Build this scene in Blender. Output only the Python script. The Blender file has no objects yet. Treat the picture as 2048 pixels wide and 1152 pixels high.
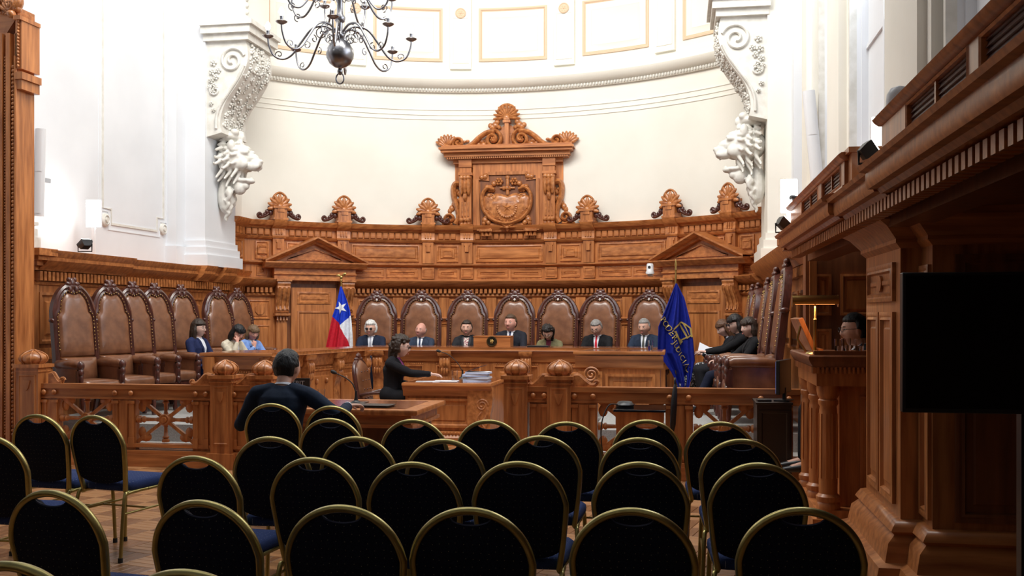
import bpy, bmesh, math, random
from math import sin, cos, pi, radians, sqrt, atan2, exp, asin
from mathutils import Vector, Matrix, noise
from mathutils.bvhtree import BVHTree
random.seed(3)
V = Vector
S = bpy.context.scene
COL = S.collection
# ---------------------------------------------------------------- camera, world, lights, exposure
PSI = radians(9.5); F = 2000.0; EYE = 1.58; HY = 631.0
def ray(px):
    s = (px-1024)/F
    return (s*cos(PSI)-sin(PSI), cos(PSI)+s*sin(PSI))
def at(px, py, Y):                     # real point on the plane y = Y
    rx, ry = ray(px); t = Y/ry
    return V((rx*t, Y, EYE+(HY-py)/F*t))
def atX(px, py, X):
    rx, ry = ray(px); t = X/rx
    return V((X, ry*t, EYE+(HY-py)/F*t))
def atd(px, py, d):
    rx, ry = ray(px)
    return V((rx*d, ry*d, EYE+(HY-py)/F*d))
cam = bpy.data.cameras.new('camera'); camo = bpy.data.objects.new('camera', cam); COL.objects.link(camo)
cam.sensor_width = 36; cam.lens = 36*F/2048; cam.shift_y = (HY-576)/2048; cam.clip_start = .05
camo.location = (0, 0, EYE); camo.rotation_euler = (radians(90), 0, PSI)
S.camera = camo
S.view_settings.view_transform = 'Standard'; S.view_settings.look = 'None'
S.view_settings.gamma = 1; S.view_settings.use_curve_mapping = False
S.view_settings.exposure = 0.0
w = bpy.data.worlds.new('world'); S.world = w; w.use_nodes = True
w.node_tree.nodes['Background'].inputs[0].default_value = (.80, .84, 1, 1)
w.node_tree.nodes['Background'].inputs[1].default_value = .13
def area(name, loc, target, sx, sy, power, col):
    l = bpy.data.lights.new(name, 'AREA'); l.shape = 'RECTANGLE'; l.size = sx; l.size_y = sy; l.energy = power; l.color = col
    o = bpy.data.objects.new(name, l); COL.objects.link(o); o.location = loc
    o.rotation_euler = (V(target)-V(loc)).to_track_quat('-Z', 'Y').to_euler()
    return o
area('apse_fill_light', (-2.9, 9.6, 9.6), (-2.9, 17.0, 2.6), 6.5, 3.5, 1050, (1, .97, .91))
area('window_light', (1.65, 10.6, 5.6), (-7.4, 12.0, 3.0), 6.5, 4.0, 300, (.80, .88, 1))
area('hall_fill_light', (-4.2, 6.0, 9.0), (-4.4, 9.5, 0), 4.0, 3.0, 45, (.92, .95, 1))  # added overhead fill for the front of the hall
# ---------------------------------------------------------------- materials
MATS = {}
def mat(name, col, rough=.5, metal=0, spec=.5, coat=0, emit=None, estr=0, trans=0, alpha=1):
    m = bpy.data.materials.new(name); m.use_nodes = True
    b = m.node_tree.nodes['Principled BSDF']
    b.inputs['Base Color'].default_value = (*col, 1); b.inputs['Roughness'].default_value = rough
    b.inputs['Metallic'].default_value = metal; b.inputs['Specular IOR Level'].default_value = spec
    b.inputs['Coat Weight'].default_value = coat; b.inputs['Coat Roughness'].default_value = .15
    b.inputs['Transmission Weight'].default_value = trans
    if emit: b.inputs['Emission Color'].default_value = (*emit, 1); b.inputs['Emission Strength'].default_value = estr
    MATS[name] = m; return m
def nd(m, t, **k):
    n = m.node_tree.nodes.new(t)
    for a, b in k.items(): setattr(n, a, b)
    return n
def vary(m, c1, c2, scale=(1, 1, 1), nscale=8, detail=6, bump=0, lo=.3, hi=.7, rnd=0):
    """procedural two-tone noise (grain when scale is stretched) and optional bump"""
    nt = m.node_tree; L = nt.links; b = nt.nodes['Principled BSDF']
    tc = nd(m, 'ShaderNodeTexCoord'); mp = nd(m, 'ShaderNodeMapping'); mp.inputs['Scale'].default_value = scale
    L.new(tc.outputs['Object'], mp.inputs['Vector'])
    no = nd(m, 'ShaderNodeTexNoise'); no.inputs['Scale'].default_value = nscale; no.inputs['Detail'].default_value = detail
    L.new(mp.outputs[0], no.inputs['Vector'])
    cr = nd(m, 'ShaderNodeValToRGB'); cr.color_ramp.elements[0].position = lo; cr.color_ramp.elements[1].position = hi
    cr.color_ramp.elements[0].color = (*c1, 1); cr.color_ramp.elements[1].color = (*c2, 1)
    L.new(no.outputs['Fac'], cr.inputs[0]); out = cr.outputs[0]
    if rnd:
        oi = nd(m, 'ShaderNodeObjectInfo'); hs = nd(m, 'ShaderNodeHueSaturation')
        mr = nd(m, 'ShaderNodeMapRange'); mr.inputs['To Min'].default_value = 1-rnd; mr.inputs['To Max'].default_value = 1+rnd
        L.new(oi.outputs['Random'], mr.inputs['Value']); L.new(mr.outputs[0], hs.inputs['Value'])
        L.new(out, hs.inputs['Color']); out = hs.outputs[0]
    L.new(out, b.inputs['Base Color'])
    if bump:
        bp = nd(m, 'ShaderNodeBump'); bp.inputs['Strength'].default_value = bump; bp.inputs['Distance'].default_value = .01
        L.new(no.outputs['Fac'], bp.inputs['Height']); L.new(bp.outputs[0], b.inputs['Normal'])
    return m
W1, W2 = (.26, .078, .020), (.60, .232, .072)
wood = vary(mat('wood', W2, .38, spec=.45, coat=.15), W1, W2, (9, 9, .9), 2.2, 8, .05, .28, .72, .10)        # upright grain
woodh = vary(mat('wood_level', W2, .38, spec=.45, coat=.15), W1, W2, (.9, 9, 9), 2.2, 8, .05, .28, .72, .10)   # level grain
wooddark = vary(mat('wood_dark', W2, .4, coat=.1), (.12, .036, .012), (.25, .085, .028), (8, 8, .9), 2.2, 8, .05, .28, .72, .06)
woodcarve = vary(mat('wood_carved', W2, .35, coat=.3), (.25, .075, .019), (.60, .24, .078), (3, 3, 3), 6, 6, .15)
woodtop = vary(mat('wood_polished', W2, .16, coat=.6), (.20, .06, .02), (.36, .125, .04), (.8, 8, 8), 2.0, 8, .02)
mahog = vary(mat('mahogany', (.07, .02, .015), .3, coat=.4), (.045, .014, .011), (.11, .034, .024), (6, 6, 2), 5, 5, .3)
plankm = vary(mat('parquet_wood', (.4, .2, .08), .3, coat=.3), (.30, .14, .055), (.46, .24, .105), (1, 7, 1), 3, 4, 0, .25, .75, .25)
plankm2 = vary(mat('parquet_wood_turned', (.4, .2, .08), .3, coat=.3), (.16, .068, .025), (.27, .125, .05), (7, 1, 1), 3, 4, 0, .25, .75, .25)
gapm = mat('floor_joint', (.03, .015, .008), .8)
leather = vary(mat('brown_leather', (.2, .08, .04), .30, spec=.6, coat=.2), (.145, .055, .026), (.25, .105, .050), (3, 3, 3), 3, 4, .12)
whitew = vary(mat('white_plaster', (.8, .8, .8), .7), (.68, .70, .73), (.75, .77, .80), (1, 1, 1), 1.2, 3, .02)
creamw = vary(mat('cream_plaster', (.8, .75, .62), .7), (.78, .755, .68), (.84, .815, .74), (1, 1, 1), 1.2, 3, .02)
stonew = vary(mat('stucco', (.8, .79, .74), .6), (.60, .585, .53), (.74, .73, .69), (1, 1, 1), 9, 4, .1)
peach = mat('peach_moulding', (.72, .52, .36), .6)
brass = mat('brass', (.55, .40, .14), .28, 1)
pewter = mat('aged_pewter', (.26, .26, .28), .3, 1)
goldf = vary(mat('gold_lacquered_steel', (.42, .35, .12), .30, .85), (.36, .30, .10), (.47, .40, .15), (1, 1, 1), 12, 3, .0)
black = mat('black_plastic', (.012, .012, .014), .4)
screenm = mat('dark_screen', (.004, .004, .005), .08, spec=.35)
chrome = mat('steel', (.5, .5, .52), .25, 1)
paper = mat('paper', (.82, .84, .9), .6)
paperblue = mat('pale_blue_paper', (.50, .60, .82), .6)
whitep = mat('white_plastic', (.72, .73, .75), .35)
greyp = mat('grey_plastic', (.40, .42, .45), .35)
darkcab = mat('black_stained_wood', (.022, .012, .008), .4)
rubber = mat('rubber', (.02, .02, .02), .7)
carpet = vary(mat('grey_carpet', (.3, .3, .29), .95), (.27, .265, .255), (.38, .375, .36), (1, 1, 1), 60, 3, .3)
louvre = vary(mat('louvre_wood', (.06, .015, .01), .35, coat=.3), (.055, .014, .009), (.10, .028, .016), (6, 1, 6), 4, 5, .05)
glassm = mat('glass', (.95, .97, 1), .02, trans=1); glassm.node_tree.nodes['Principled BSDF'].inputs['IOR'].default_value = 1.25
glow = mat('lamp_and_wall_glare', (1, 1, 1), .5, emit=(1, .97, .92), estr=14)  # real lamps, and the panels added for wall glare
pane = mat('daylit_pane', (.7, .8, .95), .1, emit=(.66, .78, 1), estr=1.3)
def fabric(name, c1, c2, speck, size=55, r=.10, up=False):
    m = vary(mat(name, c1, .9, spec=.2), c1, c2, (1, 1, 1), 220, 2, .25)
    nt = m.node_tree; L = nt.links; b = nt.nodes['Principled BSDF']
    src = b.inputs['Base Color'].links[0].from_socket
    tc = nd(m, 'ShaderNodeTexCoord'); vo = nd(m, 'ShaderNodeTexVoronoi'); vo.inputs['Scale'].default_value = size
    vo.inputs['Randomness'].default_value = .35
    vo.voronoi_dimensions = '2D'; sp = nd(m, 'ShaderNodeSeparateXYZ'); cb = nd(m, 'ShaderNodeCombineXYZ'); L.new(tc.outputs['Object'], sp.inputs[0])
    L.new(sp.outputs[0], cb.inputs[0]); L.new(sp.outputs[2 if up else 1], cb.inputs[1]); L.new(cb.outputs[0], vo.inputs['Vector'])
    lt = nd(m, 'ShaderNodeMath', operation='LESS_THAN'); lt.inputs[1].default_value = r
    L.new(vo.outputs['Distance'], lt.inputs[0])
    mx = nd(m, 'ShaderNodeMix', data_type='RGBA'); L.new(lt.outputs[0], mx.inputs[0]); L.new(src, mx.inputs[6])
    mx.inputs[7].default_value = (*speck, 1); L.new(mx.outputs[2], b.inputs['Base Color'])
    return m
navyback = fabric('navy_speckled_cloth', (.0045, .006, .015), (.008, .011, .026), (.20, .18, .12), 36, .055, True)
navyseat = fabric('blue_speckled_seat_cloth', (.018, .034, .115), (.028, .05, .155), (.28, .30, .38), 36, .06)
piping = mat('navy_piping', (.03, .04, .09), .6)
def cloth(name, c, bump=.25, rough=.85):
    return vary(mat(name, c, rough, spec=.2), tuple(x*.85 for x in c), tuple(min(1, x*1.12) for x in c), (1, 1, 1), 25, 4, bump)
def skinm(name, c):
    m = vary(mat(name, c, .5, spec=.35), tuple(x*.9 for x in c), tuple(min(1, x*1.08) for x in c), (1, 1, 1), 14, 3, .04)
    b = m.node_tree.nodes['Principled BSDF']; b.inputs['Subsurface Weight'].default_value = 0
    return m
def hairm(name, c):
    return vary(mat(name, c, .45, spec=.4), tuple(x*.6 for x in c), tuple(min(1, x*1.5) for x in c), (1, 1, .25), 120, 3, .6)
# ---------------------------------------------------------------- mesh kit
class MB:
    def __init__(s, fn=None): s.v = []; s.f = []; s.fn = fn; s.mi = []; s.m = 0
    def add(s, vs, fs):
        n = len(s.v); s.v += [tuple(p) for p in vs]
        for f in fs: s.f.append(tuple(i+n for i in f)); s.mi.append(s.m)
        return s
    def merge(s, o, M=None):
        return s.add([(M @ V(p)) if M else p for p in o.v], o.f)
    def box(s, x0, x1, y0, y1, z0, z1, n=1):
        vs = []
        for i in range(n+1):
            x = x0+(x1-x0)*i/n; vs += [(x, y0, z0), (x, y1, z0), (x, y1, z1), (x, y0, z1)]
        fs = [(0, 1, 2, 3), (4*n+3, 4*n+2, 4*n+1, 4*n)]
        for i in range(n):
            a = 4*i
            for k in range(4): fs.append((a+k, a+4+k, a+4+(k+1) % 4, a+(k+1) % 4))
        return s.add(vs, fs)
    def loops(s, lps, cap0=True, cap1=True, closed=True):
        n = len(lps[0]); vs = [p for l in lps for p in l]; fs = []
        for i in range(len(lps)-1):
            for k in range(n if closed else n-1):
                a = i*n+k; b = i*n+(k+1) % n; fs.append((a, b, b+n, a+n))
        if cap0: fs.append(tuple(range(n-1, -1, -1)))
        if cap1: fs.append(tuple(range((len(lps)-1)*n, len(lps)*n)))
        return s.add(vs, fs)
    def lathe(s, prof, c=(0, 0, 0), seg=16, axis=None, cap=True, squash=1):
        c = V(c); R = V((0, 0, 1)).rotation_difference(V(axis)).to_matrix() if axis else None; L = []
        for r, z in prof:
            l = []
            for k in range(seg):
                p = V((r*cos(2*pi*k/seg), r*sin(2*pi*k/seg)*squash, z))
                l.append(c+(R @ p if R else p))
            L.append(l)
        return s.loops(L, cap, cap)
    def tube(s, pts, r, seg=8, closed=False, flat=None, ref=None):
        """r number or list; flat=(a,b) scales the section across / along ref"""
        pts = [V(p) for p in pts]; n = len(pts); L = []; up = V(ref) if ref else None
        prev = None
        for i, p in enumerate(pts):
            t = (pts[(i+1) % n]-pts[i-1]) if closed else (pts[min(i+1, n-1)]-pts[max(i-1, 0)])
            t = t.normalized() if t.length > 1e-9 else V((0, 0, 1))
            if up is not None: a = t.cross(up)
            elif prev is None: a = t.cross(V((0, 0, 1)) if abs(t.z) < .9 else V((1, 0, 0)))
            else: a = prev-t*prev.dot(t)
            a = a.normalized() if a.length > 1e-6 else V((1, 0, 0))
            prev = a; b = t.cross(a).normalized(); rr = r[i] if isinstance(r, (list, tuple)) else r
            fa, fb = flat or (1, 1)
            off = pi/4 if seg == 4 else 0
            L.append([p+a*cos(2*pi*k/seg+off)*rr*fa+b*sin(2*pi*k/seg+off)*rr*fb for k in range(seg)])
        if closed: L.append(L[0]); return s.loops(L, False, False)
        return s.loops(L)
    def ell(s, c, r, M=None, seg=12, rings=8):
        L = []; c = V(c); r = (r, r, r) if not isinstance(r, (tuple, list)) else r
        for i in range(1, rings):
            e = pi*i/rings-pi/2; l = []
            for k in range(seg):
                p = V((r[0]*cos(e)*cos(2*pi*k/seg), r[1]*cos(e)*sin(2*pi*k/seg), r[2]*sin(e)))
                l.append(c+(M @ p if M else p))
            L.append(l)
        b = V((0, 0, -r[2])); t = V((0, 0, r[2])); b = c+(M @ b if M else b); t = c+(M @ t if M else t)
        n0 = len(s.v); vs = [p for l in L for p in l]+[b, t]; m = len(L); fs = []
        for i in range(m-1):
            for k in range(seg): fs.append((i*seg+k, i*seg+(k+1) % seg, (i+1)*seg+(k+1) % seg, (i+1)*seg+k))
        for k in range(seg):
            fs.append((m*seg, (k+1) % seg, k)); fs.append((m*seg+1, (m-1)*seg+k, (m-1)*seg+(k+1) % seg))
        return s.add(vs, fs)
    def prism(s, poly, y0, y1):            # outline in x,z thickened in y
        return s.loops([[(x, y0, z) for x, z in poly], [(x, y1, z) for x, z in poly]])
    def prismx(s, poly, x0, x1):           # outline in y,z thickened in x
        return s.loops([[(x0, y, z) for y, z in poly], [(x1, y, z) for y, z in poly]])
    def prismz(s, poly, z0, z1):
        return s.loops([[(x, y, z0) for x, y in poly], [(x, y, z1) for x, y in poly]])
    def panel(s, u0, u1, v0, v1, prof, n=1):
        """rectangular moulded panel in u,v growing along w; prof = (inset, w)..."""
        L = []
        for i, w_ in prof:
            a, b, c, d = u0+i, u1-i, v0+i, v1-i; l = []
            for k in range(n+1): l.append((a+(b-a)*k/n, w_, c))
            for k in range(n+1): l.append((b-(b-a)*k/n, w_, d))
            L.append(l)
        s.loops(L, False, False); k0 = len(s.v)-len(L[-1])
        for k in range(n):
            s.f.append((k0+k, k0+k+1, k0+2*n-k, k0+2*n+1-k)); s.mi.append(s.m)
        return s
    def strip(s, prof, u0, u1, n=1):       # moulding: closed profile (w,v) run along u
        return s.loops([[(u0+(u1-u0)*i/n, a, b) for a, b in prof] for i in range(n+1)])
    def pad(s, poly, y0, y1, puff, steps=((.0, 0), (.12, .7), (.35, 1))):
        cx = sum(p[0] for p in poly)/len(poly); cz = sum(p[1] for p in poly)/len(poly)
        L = [[(x, y0, z) for x, z in poly]]
        for k, h in steps:
            L.append([(x+(cx-x)*k, y1+puff*h, z+(cz-z)*k) for x, z in poly])
        return s.loops(L)
def mesh_of(name, mb, mats, smooth=38, inv=None):
    m = bpy.data.meshes.new(name)
    vs = [mb.fn(*p) for p in mb.v] if mb.fn else mb.v
    if inv is not None: vs = [inv @ V(p) for p in vs]
    m.from_pydata([tuple(p) for p in vs], [], mb.f)
    for k in (mats if isinstance(mats, (list, tuple)) else [mats]): m.materials.append(k)
    if any(mb.mi): m.polygons.foreach_set('material_index', mb.mi)
    bm = bmesh.new(); bm.from_mesh(m); bmesh.ops.recalc_face_normals(bm, faces=bm.faces); bm.to_mesh(m); bm.free()
    m.polygons.foreach_set('use_smooth', [True]*len(m.polygons))
    m.set_sharp_from_angle(angle=radians(smooth)); m.update()
    return m
def wm(o):
    M = Matrix.Identity(4)
    while o: M = Matrix.LocRotScale(o.location, o.rotation_euler, o.scale) @ M; o = o.parent
    return M
def put(name, mb, mats, parent=None, smooth=38, local=False, bevel=0):
    """links one mesh object; geometry in world metres unless local"""
    inv = None
    if parent is not None and not local: inv = wm(parent).inverted()
    o = bpy.data.objects.new(name, mesh_of(name, mb, mats, smooth, inv)); COL.objects.link(o)
    if parent is not None: o.parent = parent
    if bevel:
        b = o.modifiers.new('bevel', 'BEVEL'); b.width = bevel; b.segments = 2; b.limit_method = 'ANGLE'
    return o
def tag(o, label, cat, group=None, kind=None):
    if label: o['label'] = label
    if cat: o['category'] = cat
    if group: o['group'] = group
    if kind: o['kind'] = kind
    return o
def thing(name, label, cat, loc=(0, 0, 0), rz=0, group=None):
    o = bpy.data.objects.new(name, None); COL.objects.link(o); o.location = loc; o.rotation_euler = (0, 0, rz); o.empty_display_size = .1
    return tag(o, label, cat, group)
def struct(name, mb=None, m=None, smooth=38):
    if mb is None:
        o = bpy.data.objects.new(name, None); COL.objects.link(o)
    else: o = put(name, mb, m, None, smooth)
    o['kind'] = 'structure'; return o
def copy_tree(o, parent=None):
    c = o.copy(); COL.objects.link(c); c.parent = parent
    for ch in list(o.children): copy_tree(ch, c)
    return c
def inst(name, src, M, parent):
    """a copy sharing mesh data, placed by world matrix M"""
    o = bpy.data.objects.new(name, src); COL.objects.link(o); o.parent = parent
    o.matrix_local = wm(parent).inverted() @ M; return o
def resample(pts, n, closed=False):
    pts = [V(p) for p in pts]
    if closed: pts = pts+[pts[0]]
    d = [0]
    for a, b in zip(pts, pts[1:]): d.append(d[-1]+(b-a).length)
    out = []; m = n if closed else n-1
    for i in range(n):
        t = d[-1]*i/m; k = 0
        while k < len(d)-2 and d[k+1] < t: k += 1
        u = (t-d[k])/max(1e-9, d[k+1]-d[k]); out.append(pts[k].lerp(pts[k+1], u))
    return out
def catmull(pts, n=6):
    pts = [V(p) for p in pts]; out = []
    for i in range(len(pts)-1):
        p0 = pts[max(i-1, 0)]; p1 = pts[i]; p2 = pts[i+1]; p3 = pts[min(i+2, len(pts)-1)]
        for k in range(n):
            t = k/n; out.append(.5*((2*p1)+(p2-p0)*t+(2*p0-5*p1+4*p2-p3)*t*t+(3*p1-p0-3*p2+p3)*t**3))
    out.append(pts[-1]); return out
def spiral(cx, cz, r0, r1, a0, turns, n=28, y=0):
    return [V((cx+(r0+(r1-r0)*i/n)*cos(a0+turns*2*pi*i/n), y, cz+(r0+(r1-r0)*i/n)*sin(a0+turns*2*pi*i/n))) for i in range(n+1)]
def fan(mb, c, r, n=9, spread=1.9, th=.03, up=pi/2, wide=.16):
    """scallop shell / acanthus fan in the x,z plane, front towards -y"""
    for i in range(n):
        a = up+spread*(i/(n-1)-.5)*1.0
        d = V((cos(a), 0, sin(a))); M = V((0, 0, 1)).rotation_difference(d).to_matrix()
        mb.ell(V(c)+d*r*.55, (r*wide, th, r*.47), M, 8, 6)
    mb.ell(V(c)+V((0, -th*.6, 0)), (r*.25, th, r*.22), None, 8, 6)
def rosette(mb, c, r, th=.02, n=6):
    for i in range(n):
        a = 2*pi*i/n; mb.ell(V(c)+V((cos(a)*r*.6, 0, sin(a)*r*.6)), (r*.36, th, r*.36), None, 8, 6)
    mb.ell(V(c)+V((0, -th*.5, 0)), (r*.28, th, r*.28), None, 8, 6)
def text_mb(body, size, depth=.002):
    cu = bpy.data.curves.new('t', 'FONT'); cu.body = body; cu.size = size; cu.extrude = depth; cu.align_x = 'CENTER'; cu.align_y = 'CENTER'
    o = bpy.data.objects.new('t', cu); COL.objects.link(o)
    dg = bpy.context.evaluated_depsgraph_get(); me = bpy.data.meshes.new_from_object(o.evaluated_get(dg))
    mb = MB(); mb.add([v.co.copy() for v in me.vertices], [tuple(p.vertices) for p in me.polygons])
    bpy.data.objects.remove(o); bpy.data.curves.remove(cu); bpy.data.meshes.remove(me)
    return mb
TS = bpy.data.scenes.new("workbench")
def vox(mb, size, it=2, name='body', mats=None):
    """closed surface around everything in mb"""
    m = bpy.data.meshes.new('tmp'); m.from_pydata([tuple(p) for p in mb.v], [], mb.f)
    bm = bmesh.new(); bm.from_mesh(m); bmesh.ops.recalc_face_normals(bm, faces=bm.faces); bm.to_mesh(m); bm.free()
    o = bpy.data.objects.new('tmp', m); TS.collection.objects.link(o)
    r = o.modifiers.new('r', 'REMESH'); r.mode = 'VOXEL'; r.voxel_size = size; r.use_smooth_shade = True
    if it: s_ = o.modifiers.new('s', 'SMOOTH'); s_.iterations = it; s_.factor = .5
    vl = TS.view_layers[0]; vl.update(); dg = vl.depsgraph; me = bpy.data.meshes.new_from_object(o.evaluated_get(dg))
    bpy.data.objects.remove(o); bpy.data.meshes.remove(m); me.name = name
    me.materials.clear()
    for k in (mats or []): me.materials.append(k)
    me.polygons.foreach_set('use_smooth', [True]*len(me.polygons))
    return me
def putmesh(name, me, parent):
    o = bpy.data.objects.new(name, me); COL.objects.link(o); o.parent = parent; return o
# ---------------------------------------------------------------- floor and steps
floor = struct('floor', MB().box(-12, 4.5, -2.5, 20, -.12, -.008), gapm)
def plank_mb(a, b, c, d, h, mb=None):
    mb = mb or MB(); e = .0025
    return mb.loops([[(a, c, -.02), (b, c, -.02), (b, d, -.02), (a, d, -.02)], [(a, c, h-e), (b, c, h-e), (b, d, h-e), (a, d, h-e)],
                     [(a+e, c+e, h), (b-e, c+e, h), (b-e, d-e, h), (a+e, d-e, h)]], False, True)
PW, PL = .07, .28
pl_a = mesh_of('plank', plank_mb(-PL/2+.0015, PL/2-.0015, -PW/2+.0015, PW/2-.0015, 0), plankm, 20)
pl_b = mesh_of('plank', plank_mb(-PW/2+.0015, PW/2-.0015, -PL/2+.0015, PL/2-.0015, 0), plankm2, 20)
rest = MB(); npl = 0; rot45 = Matrix.Rotation(radians(-14), 4, 'Z')
for i in range(-32, 30):
    for j in range(-16, 46):
        c = rot45 @ V((i*PL, j*PL, 0)); x, y = c.x-3.2, c.y+4.2
        if not (-8.2 < x < 2.2 and .8 < y < 10.6 or -5.2 < x < -.6 and 10 < y < 13.9): continue
        t = (i+j) % 2; ind = (-3.75 < x < -1.95) and (4.2 < y < 7.5) and npl < 296
        for k in range(4):
            o = (k-1.5)*PW; dz = random.uniform(-.0006, .0006); q = rot45 @ (V((0, o, 0)) if t == 0 else V((o, 0, 0)))
            M = Matrix.Translation((x+q.x, y+q.y, dz)) @ rot45
            if ind: inst('plank', pl_a if t == 0 else pl_b, M, floor); npl += 1
            else:
                rest.m = t; pm = plank_mb(-PL/2+.0015, PL/2-.0015, -PW/2+.0015, PW/2-.0015, 0) if t == 0 else plank_mb(-PW/2+.0015, PW/2-.0015, -PL/2+.0015, PL/2-.0015, 0)
                rest.merge(pm, M)
o = put('parquet', rest, [plankm, plankm2], floor, 20); o['kind'] = 'stuff'
DZ = .38
dais = MB()
for x0, x1, y0, y1 in ((-7.4, -4.75, 10.25, 13.75), (-.9, 1.45, 10.5, 13.75), (-7.4, 1.6, 13.75, 18)): dais.box(x0, x1, y0, y1, 0, DZ)
dais_o = struct('floor_1', dais, carpet)
st = MB().box(-6.9, -4.5, 10.0, 10.3, 0, .19).box(-4.75, -4.4, 10.3, 13.75, 0, .19).box(-1.25, 1.3, 10.2, 10.5, 0, .19).box(-1.25, -.9, 10.5, 13.75, 0, .19)
struct('trim_9', st, carpet)
# ---------------------------------------------------------------- apse wall
CX, CY, R = -2.95, 12.06, 5.69
def arc(u, w_, v): t = u/R; r = R-w_; return (CX+r*sin(t), CY+r*cos(t), v)
def pxof(p): vx = p[0]*cos(PSI)+p[1]*sin(PSI); d = -p[0]*sin(PSI)+p[1]*cos(PSI); return 1024+F*vx/d
def depth(p): return -p[0]*sin(PSI)+p[1]*cos(PSI)
def upx(px, w_=.1):
    a, b = -5.6, 5.6
    for _ in range(40):
        m = (a+b)/2
        if pxof(arc(m, w_, 0)) < px: a = m
        else: b = m
    return a
def zpx(px, py, w_=.1): return EYE+(HY-py)/F*depth(arc(upx(px, w_), w_, 0))
UE = 4.86
AB = lambda: MB(arc)
wb = AB().box(-UE-.3, UE+.3, -.35, 0, 0, 9.2, 44)
wall_back = struct('wall_back', wb, creamw, 30)
for sx in (-1, 1):
    x = CX+sx*4.29; m_ = MB().box(min(x, x+sx*.4), max(x, x+sx*.4), 15.2, 15.86, 0, 9.2)
    put('return_wall', m_, creamw, wall_back)
# plaster mouldings on the apse
for z in (5.12, 5.20, 5.29):
    put('plaster_line', AB().strip([(0, z-.012), (.014, z-.008), (.014, z+.006), (0, z+.012)], -UE, UE, 44), creamw, wall_back)
put('plaster_cornice', AB().strip([(0, 5.60), (.05, 5.60), (.07, 5.66), (.12, 5.68), (.20, 5.74), (.22, 5.80), (.16, 5.83), (.10, 5.90), (.10, 5.96), (0, 5.98)], -UE, UE, 44), creamw, wall_back)
eg = AB()
for i in range(170):
    u = -UE+.03+i*(2*UE-.06)/169; eg.ell((u, .08, 5.635), (.02, .025, .03), None, 6, 4)
o = put('egg_band', eg, stonew, wall_back); o['kind'] = 'stuff'
FR = [(0, 0), (0, .025), (.03, .03), (.045, .012), (.06, .004)]
for k in range(-2, 3):
    u = k*1.90+.0; put('plaster_panel', AB().panel(u-.62, u+.62, 6.16, 7.12, FR, 6), peach, wall_back)
    put('plaster_field', AB().panel(u-.56, u+.56, 6.22, 7.06, [(0, 0), (0, .008), (.10, .010), (.11, .018), (.125, .010)], 6), creamw, wall_back)
for k in (-2.5, -1.5, -.5, .5, 1.5, 2.5):
    u = k*1.90
    if abs(u) > 4.7: continue
    p_ = put('plaster_pilaster', AB().box(u-.19, u+.19, 0, .06, 6.02, 7.5, 2).panel(u-.15, u+.15, 6.12, 6.95, [(0, .06), (.0, .07), (.015, .07), (.02, .062)], 2), creamw, wall_back)
    rm = MB(); rosette(rm, (0, 0, 0), .07, .02); lat = MB().lathe([(.09, 0), (.095, .01), (.08, .02), (.07, .012)], (0, 0, 0), 20, (0, -1, 0)); rm.merge(lat)
    q = MB(); t = u/R; Mr = Matrix.Translation(arc(u, .07, 7.02)) @ Matrix.Rotation(-t, 4, 'Z')
    q.merge(rm, Mr); put('rosette', q, peach, p_)
# ---------------------------------------------------------------- carved panelling of the apse
pan = struct('trim_1'); wall_p = pan
D1, D2 = (upx(549), upx(703)), (upx(1338), upx(1482))     # door surrounds
dc1, dc2 = sum(D1)/2, sum(D2)/2
segs = [(-UE, D1[0]), (D1[1], D2[0]), (D2[1], UE)]
put('backing', AB().box(-UE, UE, 0, .06, DZ, 3.12, 44), wood, pan)
put('cornice', AB().strip([(0, 3.06), (.09, 3.06), (.11, 3.09), (.17, 3.11), (.21, 3.16), (.22, 3.19), (0, 3.20)], -UE, UE, 44), woodh, pan, 30)
put('frieze_moulding', AB().strip([(.06, 2.87), (.10, 2.88), (.13, 2.91), (.14, 2.93), (.06, 2.94)], -UE, UE, 44), woodh, pan, 30)
put('ledge', AB().strip([(.06, 2.44), (.09, 2.45), (.14, 2.48), (.14, 2.50), (.06, 2.51)], -UE, UE, 44), woodh, pan, 30)
bl = None; n = 0; PIL = [556, 686, 856, 934, 1102, 1178, 1346, 1463]; pu = [upx(p) for p in PIL]
blk = mesh_of('block', MB().loops([[(-.045, 0, -.055), (.045, 0, -.055), (.045, 0, .055), (-.045, 0, .055)], [(-.045, -.03, -.055), (.045, -.03, -.055), (.045, -.03, .055), (-.045, -.03, .055)], [(-.032, -.04, -.042), (.032, -.04, -.042), (.032, -.04, .042), (-.032, -.04, .042)]]), woodh, 30)
def arcM(u, w_, v): return Matrix.Translation(arc(u, w_, v)) @ Matrix.Rotation(-u/R, 4, 'Z')
u = -UE+.08
while u < UE-.05:
    if min(abs(u-p) for p in pu) > .16: inst('block', blk, arcM(u, .06, 3.0), pan)
    u += .112
for s_ in segs:
    nn = max(4, int((s_[1]-s_[0])*5)); put('lower_cornice', AB().strip([(.06, 2.05), (.12, 2.06), (.16, 2.09), (.22, 2.11), (.27, 2.16), (.29, 2.19), (.14, 2.22), (.06, 2.23)], s_[0], s_[1], nn), woodh, pan, 30)
    put('architrave', AB().strip([(.06, 1.90), (.10, 1.91), (.12, 1.93), (.10, 1.96), (.06, 1.97)], s_[0], s_[1], nn), woodh, pan, 30)
    dn = AB(); u = s_[0]+.04
    while u < s_[1]-.03: dn.box(u-.024, u+.024, .06, .17, 1.975, 2.055); u += .083
    o = put('dentils', dn, woodh, pan, 30); o['kind'] = 'stuff'
RP = [(0, .06), (0, .085), (.02, .09), (.035, .072), (.06, .072), (.075, .09), (.10, .092)]
RPs = [(0, .06), (0, .08), (.015, .085), (.03, .07), (.045, .07), (.055, .085)]
SUNK = [(0, .10), (.01, .10), (.02, .075)]
edges = [-UE+.05]+pu+[UE-.05]
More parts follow.
